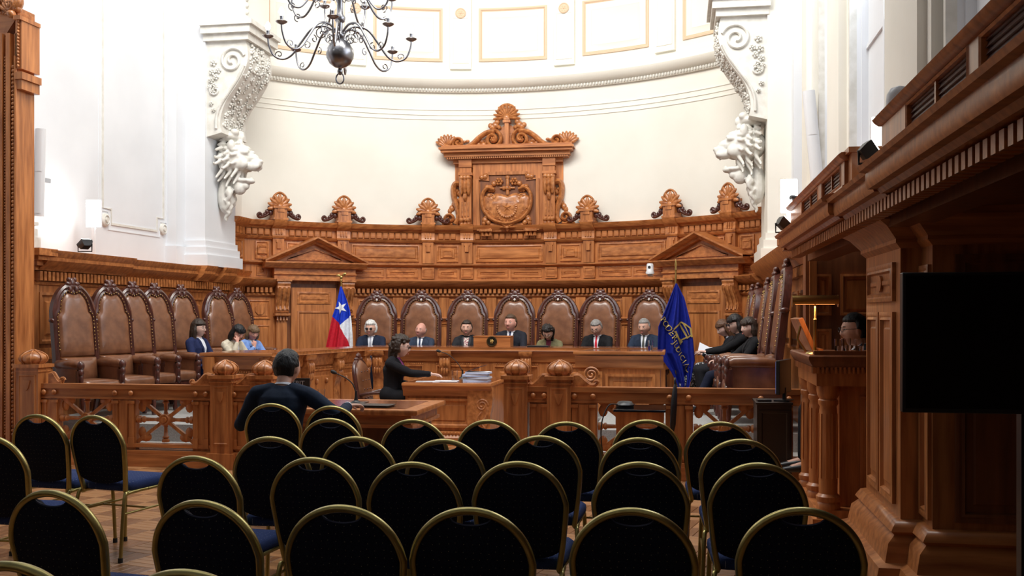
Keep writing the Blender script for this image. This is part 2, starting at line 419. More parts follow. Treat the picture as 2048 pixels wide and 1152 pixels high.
for i, p in enumerate(pu):
    put('pilaster', AB().box(p-.10, p+.10, .06, .13, 2.51, 2.9, 2).box(p-.035, p+.035, .13, .16, 2.72, 2.83).box(p-.05, p+.05, .13, .15, 2.83, 2.87), wood, pan)
    put('pilaster_cap', AB().strip([(.06, 2.90), (.15, 2.90), (.16, 2.93), (.15, 2.95), (.15, 3.06), (.2, 3.09), (.25, 3.16), (.26, 3.205), (.06, 3.205)], p-.12, p+.12, 2)
        .strip([(.15, 2.96), (.17, 2.96), (.17, 3.05), (.15, 3.05)], p-.06, p-.035).strip([(.15, 2.96), (.17, 2.96), (.17, 3.05), (.15, 3.05)], p-.012, p+.012).strip([(.15, 2.96), (.17, 2.96), (.17, 3.05), (.15, 3.05)], p+.035, p+.06), woodh, pan)
    put('panel', AB().box(p-.11, p+.11, .06, .11, 2.24, 2.44, 2).panel(p-.085, p+.085, 2.27, 2.42, [(0, .11), (.005, .122), (.015, .122), (.02, .112)], 1), woodh, pan)
for a, b in zip(edges, edges[1:]):
    a2, b2 = a+.16, b-.16
    if b2-a2 < .15: a2, b2 = a+.13, b-.13
    if b2-a2 > .12:
        nn = max(1, int((b2-a2)*5)); pn = AB().panel(a2, b2, 2.54, 2.84, RP, nn)
        if b2-a2 < .6:
            c_ = (a2+b2)/2; pn.panel(c_-.09, c_+.09, 2.62, 2.76, [(0, .092), (.01, .105), (.02, .105), (.03, .094)], 1)
        put('panel', pn, woodh, pan)
        k = max(1, round((b2-a2)/.7)); wd = (b2-a2)/k
        for j in range(k): put('panel', AB().panel(a2+j*wd+.02, a2+(j+1)*wd-.02, 2.26, 2.42, [(0, .06), (0, .075), (.012, .075), (.02, .065), (.055, .065), (.065, .075), (.07, .06)], 2), woodh, pan)
# lower bays behind the seats
ch = [755, 842, 933, 1025, 1110, 1192, 1288]; cu = [upx(p, .4) for p in ch]
mids = [cu[0]-.42]+[(a+b)/2 for a, b in zip(cu, cu[1:])]+[cu[-1]+.40]
for p in mids:
    put('pilaster', AB().box(p-.09, p+.09, .06, .13, DZ, 1.90, 2).panel(p-.06, p+.06, .9, 1.40, [(0, .13), (.005, .14), (.012, .14), (.02, .128)], 1), wood, pan)
    put('pilaster_cap', AB().strip([(.13, 1.46), (.18, 1.50), (.20, 1.53), (.13, 1.55)], p-.13, p+.13, 2).strip([(.13, 1.42), (.15, 1.42), (.16, 1.44), (.13, 1.45)], p-.11, p+.11, 2), woodh, pan)
for a, b in zip(mids, mids[1:]):
    put('panel', AB().panel(a+.12, b-.12, 1.58, 1.86, RP, 3), woodh, pan); put('panel', AB().panel(a+.12, b-.12, .50, 1.50, RP, 3), wood, pan)
for a, b in ((-UE+.04, D1[0]-.05), (D2[1]+.05, UE-.04)):
    q = AB().panel(a+.05, b-.02, 1.52, 1.84, RPs, 2); c_ = (a+.05+b-.02)/2
    q.merge(MB().prism([(c_+.09*cos(pi/8+k*pi/4), 1.68+.09*sin(pi/8+k*pi/4)) for k in range(8)], .085, .105)); put('panel', q, wood, pan)
    put('panel', AB().panel(a+.05, b-.02, .5, 1.42, RPs, 2), wood, pan)
LR = .58
for on in (0, 1):
    fr_ = (lambda u, w_, v: (CX-4.29+w_, 15.8-u, v)) if not on else (lambda u, w_, v: (CX+4.29-w_, 15.8-u, v))
    Q = lambda: MB(fr_)
    put('backing', Q().box(0, LR, 0, .06, DZ, 3.12), wood, pan); put('cornice', Q().strip([(0, 3.06), (.09, 3.06), (.11, 3.09), (.17, 3.11), (.21, 3.16), (.22, 3.19), (0, 3.20)], 0, LR).strip([(.06, 2.87), (.13, 2.91), (.14, 2.93), (.06, 2.94)], 0, LR).strip([(.06, 2.05), (.22, 2.11), (.27, 2.16), (.29, 2.19), (.14, 2.22), (.06, 2.23)], 0, LR).strip([(.06, 2.44), (.14, 2.48), (.14, 2.50), (.06, 2.51)], 0, LR), woodh, pan)
    put('panel', Q().panel(.14, .48, 2.54, 2.84, RPs), woodh, pan); 
    put('panel', Q().panel(.12, .5, 1.3, 1.84, RPs), woodh, pan); 
    for k in range(4): put('block', Q().box(.10+k*.112, .19+k*.112, .06, .10, 2.945, 3.055), woodh, pan)
# crests on the cornice
cm = MB().box(-.11, .11, -.11, .11, 0, .21).box(-.13, .13, -.13, .13, .0, .03).box(-.135, .135, -.135, .135, .19, .225).box(-.06, .06, -.125, -.11, .13, .19)
cs = MB(); fan(cs, (0, -.06, .225), .22, 9, 3.6, .03, wide=.17); cs.tube(catmull([V((-.07, -.06, .23)), V((-.125, -.06, .31)), V((-.09, -.06, .41)), V((0, -.06, .46)), V((.09, -.06, .41)), V((.125, -.06, .31)), V((.07, -.06, .23))], 5), .022, 6)
cl_ = MB()
for s_ in (-1, 1):
    cl_.tube([V((s_*p.x, -.02, p.z)) for p in catmull([V((.12, 0, .22)), V((.18, 0, .17)), V((.19, 0, .10)), V((.26, 0, .05)), V((.34, 0, .03)), V((.37, 0, .07)), V((.34, 0, .10)), V((.31, 0, .07))], 4)], .026, 6)
    for a, b, r in ((.17, .20, .035), (.21, .13, .04), (.25, .09, .03), (.15, .12, .05), (.29, .06, .03)): cl_.ell((s_*a, -.02, b), (r, .03, r*1.1), None, 7, 5)
cmM, csM, clM = mesh_of('pedestal', cm, wood), mesh_of('shell', cs, woodcarve, 60), mesh_of('leaf_scroll', cl_, mahog, 60)
for p in (556, 686, 856, 1178, 1346, 1463):
    t = struct('trim_2'); M = arcM(upx(p), .13, 3.205); t.location = M.translation
    for nm, me in (('pedestal', cmM), ('shell', csM), ('leaf_scroll', clM)): inst(nm, me, M, t)
# ---------------------------------------------------------------- pedimented doors
def door(name, cu_, hw):
    t0 = cu_/R; O = V(arc(cu_, 0, 0)); ex = V((cos(t0), -sin(t0), 0)); ey = V((-sin(t0), -cos(t0), 0))
    fn = lambda x, w_, v: tuple(O+ex*x+ey*w_+V((0, 0, v)))
    d = struct(name); d.location = O+V((0, 0, DZ)); B = lambda: MB(fn); P = lambda n_, mb, m=wood, s=38: put(n_, mb, m, d, s)
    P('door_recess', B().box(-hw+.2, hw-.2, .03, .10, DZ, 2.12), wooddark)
    leafm = B().box(-hw+.30, hw-.30, .10, .15, DZ, 2.06)
    lf = P('door_leaf', leafm)
    put('panel', B().panel(-hw+.40, hw-.40, 1.78, 1.99, [(0, .15), (0, .165), (.03, .17), (.045, .154), (.07, .154), (.08, .162)], 1), woodh, d)
    put('panel', B().panel(-hw+.40, hw-.40, .6, 1.66, [(0, .15), (0, .17), (.03, .175), (.045, .154), (.08, .156)], 1), wood, d)
    P('door_handle', B().merge(MB().tube([(hw-.36, .15, 1.35), (hw-.36, .2, 1.35), (hw-.27, .2, 1.36)], .012, 6)), brass)
    for s_ in (-1, 1):
        a, b = sorted((s_*(hw-.02), s_*(hw-.24)))
        P('jamb', B().box(a+.02, b-.02, .05, .17, DZ, 2.16).box(a-.0, b+.0, .05, .2, DZ, .7))
        br = B().strip([(.1, 2.16), (.34, 2.16), (.35, 2.12), (.33, 2.08), (.35, 2.04), (.33, 1.98), (.25, 1.86), (.21, 1.76), (.22, 1.70), (.24, 1.67), (.22, 1.63), (.1, 1.62)], a, b)
        for k in range(3):
            xx = a+.035+k*(b-a-.07)/2
            br.tube([(xx, .35, 2.06), (xx, .34, 1.98), (xx, .26, 1.86), (xx, .225, 1.76), (xx, .245, 1.68)], .022, 6)
        br.strip([(.1, 2.16), (.37, 2.16), (.37, 2.2), (.1, 2.2)], a-.02, b+.02).strip([(.1, 1.56), (.26, 1.58), (.26, 1.62), (.1, 1.62)], a-.02, b+.02)
        for k in range(4): br.lathe([(.01, .06), (.02, 0)], (a+.03+k*(b-a-.06)/3, .2, 1.50), 6)
        P('bracket', br, woodcarve)
    P('entablature', B().box(-hw-.02, hw+.02, .05, .27, 2.18, 2.40).strip([(.27, 2.27), (.30, 2.28), (.30, 2.30), (.27, 2.31)], -hw-.03, hw+.03).strip([(.05, 2.38), (.34, 2.39), (.38, 2.43), (.42, 2.47), (.42, 2.49), (.05, 2.5)], -hw-.20, hw+.20), woodh)
    W = hw+.20; zt = 2.92; zb = 2.49
    def rake(s_):
        q = B(); L = []
        for x, z in ((s_*W, zb), (0, zt)):
            L.append([(x, .05, z-.0), (x, .05, z-.11), (x, .28, z-.11), (x, .30, z-.07), (x, .36, z-.06), (x, .42, z-.02), (x, .42, z+.01), (x, .05, z+.02)])
        L[0] = [(s_*(W-.18 if i in (1, 2) else W-.1 if i in (3, 4) else W), p[1], max(zb-.0, p[2]+.02)) for i, p in enumerate(L[0])]
        return q.loops(L)
    for s_ in (-1, 1): P('raking_cornice', rake(s_), woodh)
    P('tympanum', B().prism([(-W+.2, zb), (W-.2, zb), (0, zt-.09)], .05, .20), woodh)
    P('tympanum_moulding', B().merge(MB().tube([(-W+.42, .21, zb+.05), (W-.42, .21, zb+.05), (0, .21, zt-.19)], .02, 4, True)), wood)
    return d
door('door_1', dc1, (D1[1]-D1[0])/2); door('door_2', dc2, (D2[1]-D2[0])/2)
# ---------------------------------------------------------------- carved overmantel with the coat of arms
uc = upx(1016); Oc = V(arc(uc, 0, 0)); tc = uc/R
ex = V((cos(tc), -sin(tc), 0)); ey = V((-sin(tc), -cos(tc), 0)); dC = depth(Oc)
def fc(x, y, v): return tuple(Oc+ex*x-ey*y+V((0, 0, v)))    # y grows towards the wall, as in the carving helpers
def KX(cx): return (cx/3.717+840-1016)*dC/F/cos(.0)
def KZ(cy): return EYE+(HY-190-cy/3.717)*(dC-.25)/F
def K(cx, cy, y=0): return V((KX(cx), y, KZ(cy)))
CXM = 650
def mir(pts): return [V((2*KX(CXM)-p.x, p.y, p.z)) for p in pts]
om = struct('trim_3'); om.location = Oc+V((0, 0, 3.2)); CB = lambda: MB(fc)
def PC(n_, mb, m=woodcarve, s=50): return put(n_, mb, m, om, s)
PC('back_board', CB().box(KX(395), KX(930), -.16, 0, KZ(1010), KZ(480)).box(KX(255), KX(1065), -.10, 0, KZ(640), KZ(470)), wood)
for a, b in ((300, 388), (922, 1008)):
    q = CB().box(KX(a), KX(b), -.24, 0, KZ(970), KZ(470)); PC('pilaster', q, wood)
    PC('capital', CB().box(KX(a)-.02, KX(b)+.02, -.27, 0, KZ(590), KZ(570)).box(KX(a)-.01, KX(b)+.01, -.26, 0, KZ(530), KZ(470)), woodh)
    c_ = (a+b)/2; q = CB()
    for k in (-1, 0, 1):
        q.ell(K(c_+k*26, 665, -.27), (.045, .07, .19), None, 8, 6); q.ell(K(c_+k*24, 610, -.28), (.05, .06, .05), None, 8, 5)
        q.tube([K(c_+k*22, 790, -.25), K(c_+k*22, 900, -.25)], .016, 6)
    q.ell(K(c_, 745, -.26), (.04, .05, .1), None, 8, 6); q.ell(K(c_, 775, -.26), .028, None, 8, 6)
    for k in (-1, 0, 1): q.ell(K(c_+k*26, 925, -.26), (.045, .06, .05), None, 8, 6); q.ell(K(c_+k*26, 952, -.25), (.045, .045, .03), None, 8, 5)
    PC('drop_carving', q)
ent = CB(); zc = KZ(470)
ent.prism([(KX(250), KZ(500)), (KX(1065), KZ(500)), (KX(1065), zc), (KX(250), zc)], -.2, 0)
for (a, b, z0, z1, y) in ((205, 1110, 470, 455, .28), (190, 1120, 455, 425, .32), (172, 1140, 425, 405, .40), (160, 1152, 405, 388, .44), (175, 1138, 388, 372, .38)):
    ent.box(KX(a), KX(b), -y, 0, KZ(z0), KZ(z1))
PC('entablature', ent, woodh)
q = CB()
for i in range(60):
    x = KX(215)+(KX(1100)-KX(215))*i/59; q.box(x-.012, x+.012, -.31, -.25, KZ(470), KZ(456))
o = PC('dentils', q, woodh); o['kind'] = 'stuff'
def band(pts, wdt, th, mb, y=-.15): # flat scroll band with rolled edges
    pts = [V((p.x, y, p.z)) for p in pts]; mb.tube(pts, wdt, 8, flat=(1, th/wdt), ref=(0, 1, 0)); return mb
k1 = .0024
sc_ = catmull([K(560, 262), K(500, 268), K(440, 305), K(390, 350), K(330, 378), K(270, 378)], 6)
sp1 = spiral(KX(285), KZ(340), .11, .015, radians(245), -1.5, 30); sp2 = spiral(KX(545), KZ(320), .165, .02, radians(80), -1.6, 36)
L1 = sp2[::-1]+[p for p in sc_[4:]]+sp1
for fm in (lambda p: p, mir):
    q = CB(); band(fm(sp2), .036, .07, q); band(fm(sc_), .048, .07, q); band(fm(sp1), .030, .07, q); PC('pediment_scroll', q)
    q = CB(); c0 = fm([K(545, 325, -.17)])[0]; rosette(q, c0, .06, .03); c1 = fm([K(285, 340, -.16)])[0]; rosette(q, c1, .04, .03)
    for a, b, r in ((455, 330, .06), (430, 350, .06), (470, 355, .07), (500, 345, .05), (400, 375, .05), (350, 325, .04), (325, 330, .04)):
        c0 = fm([K(a, b, -.10)])[0]; q.ell(c0, (r, .04, r*.7), None, 8, 6)
    for a, b, r in ((560, 215, .07), (575, 190, .055), (540, 225, .06), (580, 175, .04), (525, 215, .05), (590, 230, .04)):
        c0 = fm([K(a, b, -.12)])[0]; q.ell(c0, (r, .05, r), None, 8, 6)
    PC('acanthus', q)
    q = CB(); c0 = fm([K(205, 375, -.2)])[0]; s_ = 1 if fm([V((1, 0, 0))])[0].x == 1 else -1; fan(q, c0, .24, 7, 1.7, .04, pi/2+s_*.25); PC('corner_shell', q)
    bd = [K(590, 300), K(500, 300), K(430, 335), K(350, 372), K(220, 378), K(590, 378)]; PC('tympanum_board', CB().prism([(p.x, p.z) for p in fm(bd)], -.09, 0), woodh)
    # side volutes
    vp = catmull([K(300, 650), K(262, 645), K(245, 685), K(252, 760), K(275, 830), K(285, 900), K(262, 950)], 6)
    q = CB(); band(fm(vp), .055, .09, q, -.12); band(fm(spiral(KX(218), KZ(910), .115, .015, radians(-60), -1.5, 30)), .032, .08, q, -.12)
    q.tube(fm(spiral(KX(283), KZ(672), .06, .01, radians(90), -1.2, 20)), .014, 6)
    PC('side_volute', q)
    q = CB()
    for a, b, r in ((285, 720, .05), (290, 770, .05), (230, 830, .06), (215, 850, .05), (245, 800, .05), (180, 920, .05), (165, 945, .06), (195, 945, .05), (300, 690, .04), (150, 955, .04), (270, 700, .04)):
        c0 = fm([K(a, b, -.08)])[0]; q.ell(c0, (r, .06, r*1.1), None, 8, 6)
    PC('acanthus', q)
q = CB().box(KX(635), KX(665), -.2, -.05, KZ(372), KZ(185)).box(KX(622), KX(678), -.22, -.05, KZ(200), KZ(182)).box(KX(628), KX(672), -.22, -.05, KZ(180), KZ(165))
PC('centre_post', q, wood)
ap = [(KX(590), KZ(372)), (KX(710), KZ(372))]+[(KX(650)+KX(710)*0+(KX(710)-KX(650))*cos(a*pi/12), KZ(268)+(KX(710)-KX(650))*sin(a*pi/12)) for a in range(13)]
PC('arched_board', CB().prism(ap, -.10, 0), woodh)
q = CB(); fan(q, K(648, 160, -.15), .25, 11, 3.3, .04, wide=.13); rr = KX(710)-KX(650)
q.tube([V((KX(648)+rr*1.05*cos(radians(a)), -.13, KZ(118)+rr*.92*sin(radians(a)))) for a in range(-50, 231, 14)], .03, 6)
PC('crowning_shell', q)
fr = [(430, 622), (515, 622), (515, 577), (800, 577), (800, 622), (880, 622), (880, 1000), (790, 1000), (790, 962), (530, 962), (530, 1000), (440, 1000)]
PC('eared_frame', CB().tube([K(a, b, -.18) for a, b in fr], .042, 4, True, flat=(1, .8), ref=(0, 1, 0)), wood)
PC('inner_board', CB().box(KX(452), KX(862), -.175, -.1, KZ(985), KZ(595)), wooddark)
sh = [(655, 745), (600, 728), (560, 728), (545, 770), (505, 790), (495, 740), (470, 760), (478, 840), (530, 915), (655, 955)]
hp = [K(a, b) for a, b in sh]; hp = hp+mir(hp[1:-1])[::-1]; hp = resample(hp, 60, True)
PC('shield', CB().pad([(p.x, p.z) for p in hp], -.17, -.20, -.05), woodcarve)
bp_ = catmull([K(560, 700), K(505, 690), K(470, 745), K(478, 840), K(530, 912), K(600, 945), K(655, 955)], 6)
for fm in (lambda p: p, mir):
    q = CB(); band(fm(bp_), .035, .06, q, -.22); PC('shield_border', q)
    q = CB()
    rosette(q, fm([K(595, 640, -.20)])[0], .08, .04)
    for a, b, r in ((525, 690, .07), (505, 680, .05), (545, 700, .05), (560, 760, .05), (535, 770, .06), (520, 745, .05), (555, 655, .05), (490, 600, .06), (465, 605, .05), (500, 590, .04), (630, 690, .04), (490, 925, .06), (500, 905, .05), (515, 945, .05), (480, 950, .04), (800, 660, .001)):
        q.ell(fm([K(a, b, -.19)])[0], (r, .05, r), None, 8, 6)
    for k in range(9): q.ell(fm([K(500+k*14, 840+k*11, -.235)])[0], (.022, .012, .010), None, 6, 5)
    q.tube(fm(spiral(KX(535), KZ(755), .06, .01, 0, 1.5, 20, -.21)), .014, 6)
    PC('acanthus', q)
q = CB().tube([K(657, 612, -.2), K(657, 740, -.2)], .03, 8).tube([K(600, 688, -.2), K(712, 688, -.2)], .018, 8); q.ell(K(657, 610, -.2), .04, None, 8, 6); q.ell(K(657, 688, -.21), .045, None, 8, 6); PC('sword_hilt', q)
q = CB().tube([V((KX(657)+.155*cos(a*pi/15), -.24, KZ(838)+.155*sin(a*pi/15))) for a in range(14, 32)], .026, 6)
for k in range(16):
    a = radians(170+k*200/15); q.ell((KX(657)+.165*cos(a), -.25, KZ(838)+.165*sin(a)), .026, None, 6, 4)
PC('wreath', q)
stp = []
for k in range(10):
    r = .115 if k % 2 == 0 else .045; a = pi/2+k*pi/5; stp.append((KX(657)+r*cos(a), KZ(835)+r*sin(a)))
PC('star', CB().pad(stp, -.2, -.245, -.03, ((0, 0), (.9, 1))), woodcarve, 10)
q = CB(); fan(q, K(657, 985, -.22), .14, 7, 3.0, .04); q.ell(K(657, 990, -.22), (.03, .03, .06), None, 8, 6); PC('base_leaf', q)
for a, b in ((450, 545), (780, 875)):
    q = CB().box(KX(a), KX(b), -.26, 0, KZ(1012), KZ(995)); 
    for k in range(3): q.lathe([(.035, 0), (.02, .08)], K(a+18+k*30, 1045, -.2), 4)
    PC('guttae', q)
# ---------------------------------------------------------------- side pillars with lion corbels
def mirx(mb, on):
    if on: mb.v = [(2*CX-x, y, z) for x, y, z in mb.v]
    return mb
def corbel(name, on):
    t = struct(name); t.location = ((2*CX+7.1) if on else -7.1, 14.7, 3.1)
    X0 = -7.1; PP = lambda n_, mb, m=stonew, s=45: put(n_, mirx(mb, on), m, t, s)
    prof = [(0, 5.74), (.63, 5.74), (.66, 5.6), (.66, 5.43), (.60, 5.26), (.47, 5.05), (.33, 4.86), (.25, 4.68), (.22, 4.5), (.24, 4.36), (0, 4.3)]
    pp = [(a, b) for a, b in [prof[0]]+[(p.x, p.z) for p in catmull([V((a, 0, b)) for a, b in prof[1:-1]], 4)]+[prof[-1]]]
    q = MB().loops([[(X0+a, 14.25, b) for a, b in pp], [(X0+a, 15.15, b) for a, b in pp]])
    PP('console', q)
    for y in (14.235, 15.16):
        q = MB(); q.tube([V((X0+p.x, y, p.z)) for p in spiral(.42, 5.44, .205, .03, radians(20), 1.7, 40)], .022, 6)
        q.tube([V((X0+p.x, y, p.z)) for p in catmull([V((.61, 0, 5.36)), V((.52, 0, 5.18)), V((.38, 0, 4.98)), V((.24, 0, 4.78)), V((.17, 0, 4.6)), V((.16, 0, 4.42))], 5)], .022, 6)
        for a, b, r in ((.12, 5.42, .06), (.10, 5.28, .06), (.16, 5.2, .05), (.08, 5.15, .05), (.2, 5.3, .05), (.1, 4.98, .05), (.15, 5.05, .045), (.06, 5.05, .04), (.08, 4.8, .04), (.12, 4.7, .035)):
            rosette(q, (X0+a, y, b), r, .022, 5)
        q.tube([V((X0+p.x, y, p.z)) for p in spiral(.14, 5.0, .1, .02, radians(80), 1.2, 20)], .016, 6)
        PP('scroll_relief', q, stonew, 60)
    random.seed(5); q = MB(); rows_g = [(k, y) for k in range(4, len(pp)-3, 2) for y in (14.42, 14.60, 14.80, 14.98)]
    for k, yy in rows_g:
        p0 = V((pp[k][0], 0, pp[k][1])); tg = (V((pp[k+1][0], 0, pp[k+1][1]))-V((pp[k-1][0], 0, pp[k-1][1]))).normalized(); nn = V((-tg.z, 0, tg.x))
        if nn.x < 0: nn = -nn
        c0 = V((X0, 0, 0))+p0+V((0, yy+random.uniform(-.04, .04), random.uniform(-.04, .04))); r = random.uniform(.05, .075); by = V((0, 1, 0))
        for m_ in range(5):
            a = m_*2*pi/5+random.random(); q.ell(c0+(tg*cos(a)+by*sin(a))*r*.62+nn*.012, (r*.36, r*.36, r*.36), None, 7, 5)
        q.ell(c0+nn*.03, r*.26, None, 6, 5)
        a = random.random()*6; q.ell(c0+(tg*cos(a)+by*sin(a))*r*1.3, (r*.3, r*.6, r*.5), None, 7, 5)
    PP('flower_garland', q, stonew, 70)
    # lion mask: muzzle, brow, jaws, mane, beard
    q = MB(); Y0 = 14.68; E = lambda a, y, b, r: q.ell((X0+a, Y0+y, b), r, None, 12, 8)
    E(.28, 0, 4.03, (.26, .24, .24)); E(.46, 0, 4.02, (.20, .12, .10)); E(.60, 0, 3.94, (.11, .10, .085)); E(.69, 0, 3.97, (.035, .055, .035)); E(.40, 0, 4.17, (.12, .10, .06))
    for s_ in (-1, 1):
        E(.57, s_*.07, 3.89, (.12, .055, .06)); E(.44, s_*.12, 4.10, (.10, .07, .045)); E(.30, s_*.22, 4.20, (.06, .05, .09)); E(.40, s_*.15, 3.93, (.14, .07, .10))
        q.ell((X0+.62, Y0+s_*.06, 3.845), (.015, .015, .035), None, 6, 5)
    E(.40, 0, 3.68, (.16, .11, .045)); E(.52, 0, 3.67, (.07, .08, .045)); E(.54, 0, 3.71, (.03, .06, .02)); E(.42, 0, 3.60, (.08, .07, .07)); E(.34, 0, 3.58, (.11, .1, .12))
    E(.26, 0, 4.02, (.30, .22, .24))
    for s_ in (-1, 1): E(.50, s_*.085, 4.07, (.05, .035, .03)); E(.46, s_*.10, 4.13, (.09, .06, .035))
    random.seed(11)
    for ring, r0, xb_, n_ in ((0, .19, .34, 15), (1, .22, .22, 17), (2, .22, .10, 17)):      # locks of the mane
        for i in range(n_):
            a = 2*pi*(i+.5*ring)/n_+random.uniform(-.1, .1); ln_ = random.uniform(.13, .20); dr = -.05-.05*random.random()
            P_ = [V((X0+xb_, Y0+r0*cos(a)*.85, 4.02+r0*sin(a))), V((X0+xb_+.03, Y0+(r0+ln_*.4)*cos(a+.12)*.85, 4.02+(r0+ln_*.4)*sin(a+.12))), V((X0+xb_-.03, Y0+(r0+ln_*.8)*cos(a+.05)*.85, 4.02+(r0+ln_*.8)*sin(a+.05)+dr)), V((X0+xb_-.02, Y0+(r0+ln_)*cos(a-.12)*.85, 4.02+(r0+ln_)*sin(a-.12)+dr*1.6))]
            P_ = [V((max(p.x, X0+.02), p.y, p.z)) for p in catmull(P_, 4)]; q.tube(P_, [.042-.030*k/(len(P_)-1) for k in range(len(P_))], 7)
    for i in range(16):                                                                   # beard and leaf drop
        yy = random.uniform(-.17, .17)*(1-i/22); z0 = 3.72-.50*i/16; xx = .24-.14*i/16
        P_ = catmull([V((X0+xx, Y0+yy, z0)), V((X0+xx+.05, Y0+yy*1.1, z0-.07)), V((X0+xx, Y0+yy*.9, z0-.15)), V((X0+xx+.02, Y0+yy*.6, z0-.2))], 4)
        q.tube(P_, [.045-.032*k/(len(P_)-1) for k in range(len(P_))], 7)
    E(.10, 0, 3.45, (.12, .12, .28))
    E(.20, 0, 4.36, (.16, .2, .09)); E(.30, .1, 4.42, (.07, .07, .06)); E(.30, -.1, 4.42, (.07, .07, .06)); E(.34, 0, 4.36, (.08, .05, .08))
    mirx(q, on); me = vox(q, .012, 1, 'lion_mask', [stonew]); o = putmesh('lion_mask', me, t); o.matrix_local = wm(t).inverted()
    PP('abacus', MB().box(X0-.02, X0+.70, 14.18, 15.2, 5.74, 5.84).box(X0-.04, X0+.75, 14.12, 15.2, 5.84, 5.95).box(X0-.04, X0+.80, 14.08, 15.2, 5.95, 6.02))
    q = MB().box(X0, X0+.6, 14.3, 15.2, 6.02, 9.2); PP('arch_pier', q, creamw)
    q = MB()
    for k in range(12): q.ell((X0+.6, 14.34, 6.1+k*.1), (.045, .045, .045), None, 8, 6)
    PP('bead_moulding', q)
    return t
def pillar(name, on):
    t = struct(name); t.location = ((2*CX+7.3) if on else -7.3, 14.7, 2.3)
    m_ = MB(); 
    for a, b, z0, z1 in ((.0, 0, 2.33, 9.2), (.10, .12, 2.33, 2.5), (.06, .08, 2.5, 2.62), (.03, .04, 2.62, 2.72)):
        m_.box(-8.3, -7.1+a, 14.2-b, 15.25+b*.5, z0, z1)
    put('shaft', mirx(m_, on), whitew if not on else creamw, t)
    m_ = MB().box(-8.3, -7.42, 13.92, 14.2, 2.33, 9.2).box(-8.3, -7.38, 13.86, 14.2, 2.33, 2.62)
    put('pilaster', mirx(m_, on), whitew, t)
pillar('trim_4', False); pillar('trim_5', True); corbel('trim_6', False); corbel('trim_7', True)
# ---------------------------------------------------------------- left wall
A_, B_ = V((-7.32, 10.4, 0)), V((-7.24, 15.75, 0)); LD = (B_-A_).normalized(); LN = V((LD.y, -LD.x, 0)); LL = (B_-A_).length
def fl(u, w_, v): return tuple(A_+LD*u+LN*w_+V((0, 0, v)))
LB = lambda: MB(fl)
wl = struct('wall_left', LB().box(-2.6, LL, -.8, -.3, 0, 9.2), whitew)
pl = struct('trim_8'); pl.location = A_
put('backing', LB().box(0, LL, -.3, 0, 0, 2.12).box(0, LL, -.3, .02, DZ, 1.2), wood, pl)
CP = [(-.3, 2.10), (.10, 2.10), (.12, 2.13), (.16, 2.15), (.20, 2.19), (.22, 2.21), (.22, 2.25), (.26, 2.30), (.27, 2.33), (-.3, 2.34)]
put('cornice', LB().strip(CP, -.02, 1.75).strip([(a-.06, b-.01) for a, b in CP], 1.75, LL).strip([(a+.04, b) for a, b in CP], 3.6, 3.95).strip([(a+.03, b) for a, b in CP], 4.25, 4.7), woodh, pl)
q = LB(); u = .03
while u < LL: q.box(u-.024, u+.024, 0, .10, 1.985, 2.09); u += .075
o = put('dentils', q, woodh, pl); o['kind'] = 'stuff'
put('architrave', LB().strip([(0, 1.93), (.03, 1.94), (.04, 1.97), (0, 1.98)], 0, LL), woodh, pl)
for u0 in (.1, .95, 1.75, 2.55, 3.35, 4.15):
    put('panel', LB().panel(u0, u0+.68, 1.25, 1.85, [(0, 0), (0, .03), (.03, .035), (.05, .01), (.1, .012), (.12, .03)], 1), wood, pl)
    put('panel', LB().panel(u0, u0+.68, .5, 1.1, [(0, .02), (0, .04), (.03, .045), (.05, .03)], 1), wood, pl)
# end of the panelling that faces the room
q = MB().box(-8.6, -7.30, 10.32, 10.5, 0, 2.12); put('end_board', q, wood, pl)
q = MB()
for (a, z0, z1) in ((.06, 2.10, 2.15), (.12, 2.15, 2.21), (.18, 2.21, 2.26), (.22, 2.26, 2.34)): q.box(-8.6, -7.30+a+.02, 10.38-a, 10.5, z0, z1)
put('end_cornice', q, woodh, pl)
for x0, x1, z0, z1 in ((-7.74, -7.42, 1.25, 1.85), (-7.74, -7.42, .6, 1.12)):
    q = MB(lambda u, w_, v: (u, 10.32-w_, v)).panel(x0, x1, z0, z1, [(0, 0), (0, .02), (.03, .025), (.045, .0), (.08, .0), (.09, .012)]); put('panel', q, wooddark, pl)
# plaster panel moulding and pilasters on the white wall
def onw(Y, z): u = (Y-A_.y)/LD.y; return V((u, -.3, z))
pth = [onw(12.25, 9), onw(12.25, 3.02), onw(12.45, 3.02), onw(12.45, 2.82), onw(13.62, 2.82), onw(13.62, 3.02), onw(13.8, 3.02), onw(13.8, 9)]
put('plaster_moulding', LB().tube(pth, .022, 4, flat=(1, .8), ref=(0, 1, 0)), stonew, wl)
pth = [onw(12.17, 9), onw(12.17, 2.98), onw(12.38, 2.98), onw(12.38, 2.74), onw(13.70, 2.74), onw(13.70, 2.96), onw(13.88, 2.96), onw(13.88, 9)]
put('plaster_moulding', LB().tube(pth, .012, 4, ref=(0, 1, 0)), whitew, wl)
for Y in (12.30, 13.78):
    q = MB().lathe([(.0, .05), (.03, .05), (.035, .03), (.05, .03), (.06, .045), (.085, .03), (.09, 0)], (0, 0, 0), 20, (1, 0, 0)); c_ = fl(*onw(Y, 2.86))
    q.v = [(c_[0]+x, c_[1]+y, c_[2]+z) for x, y, z in q.v]; put('plaster_boss', q, stonew, wl)
for u0, u1, w_ in ((-.35, .18, -.12), (-.15, .10, -.04)):
    put('plaster_pilaster', LB().box(u0, u1, -.35, w_, 2.3, 9.2), whitew, wl)
put('pilaster_base', LB().box(-.18, .13, -.3, .02, 2.3, 2.48).box(-.16, .115, -.3, -.01, 2.48, 2.58).box(-.17, .12, -.3, .0, 2.62, 2.66), stonew, wl)
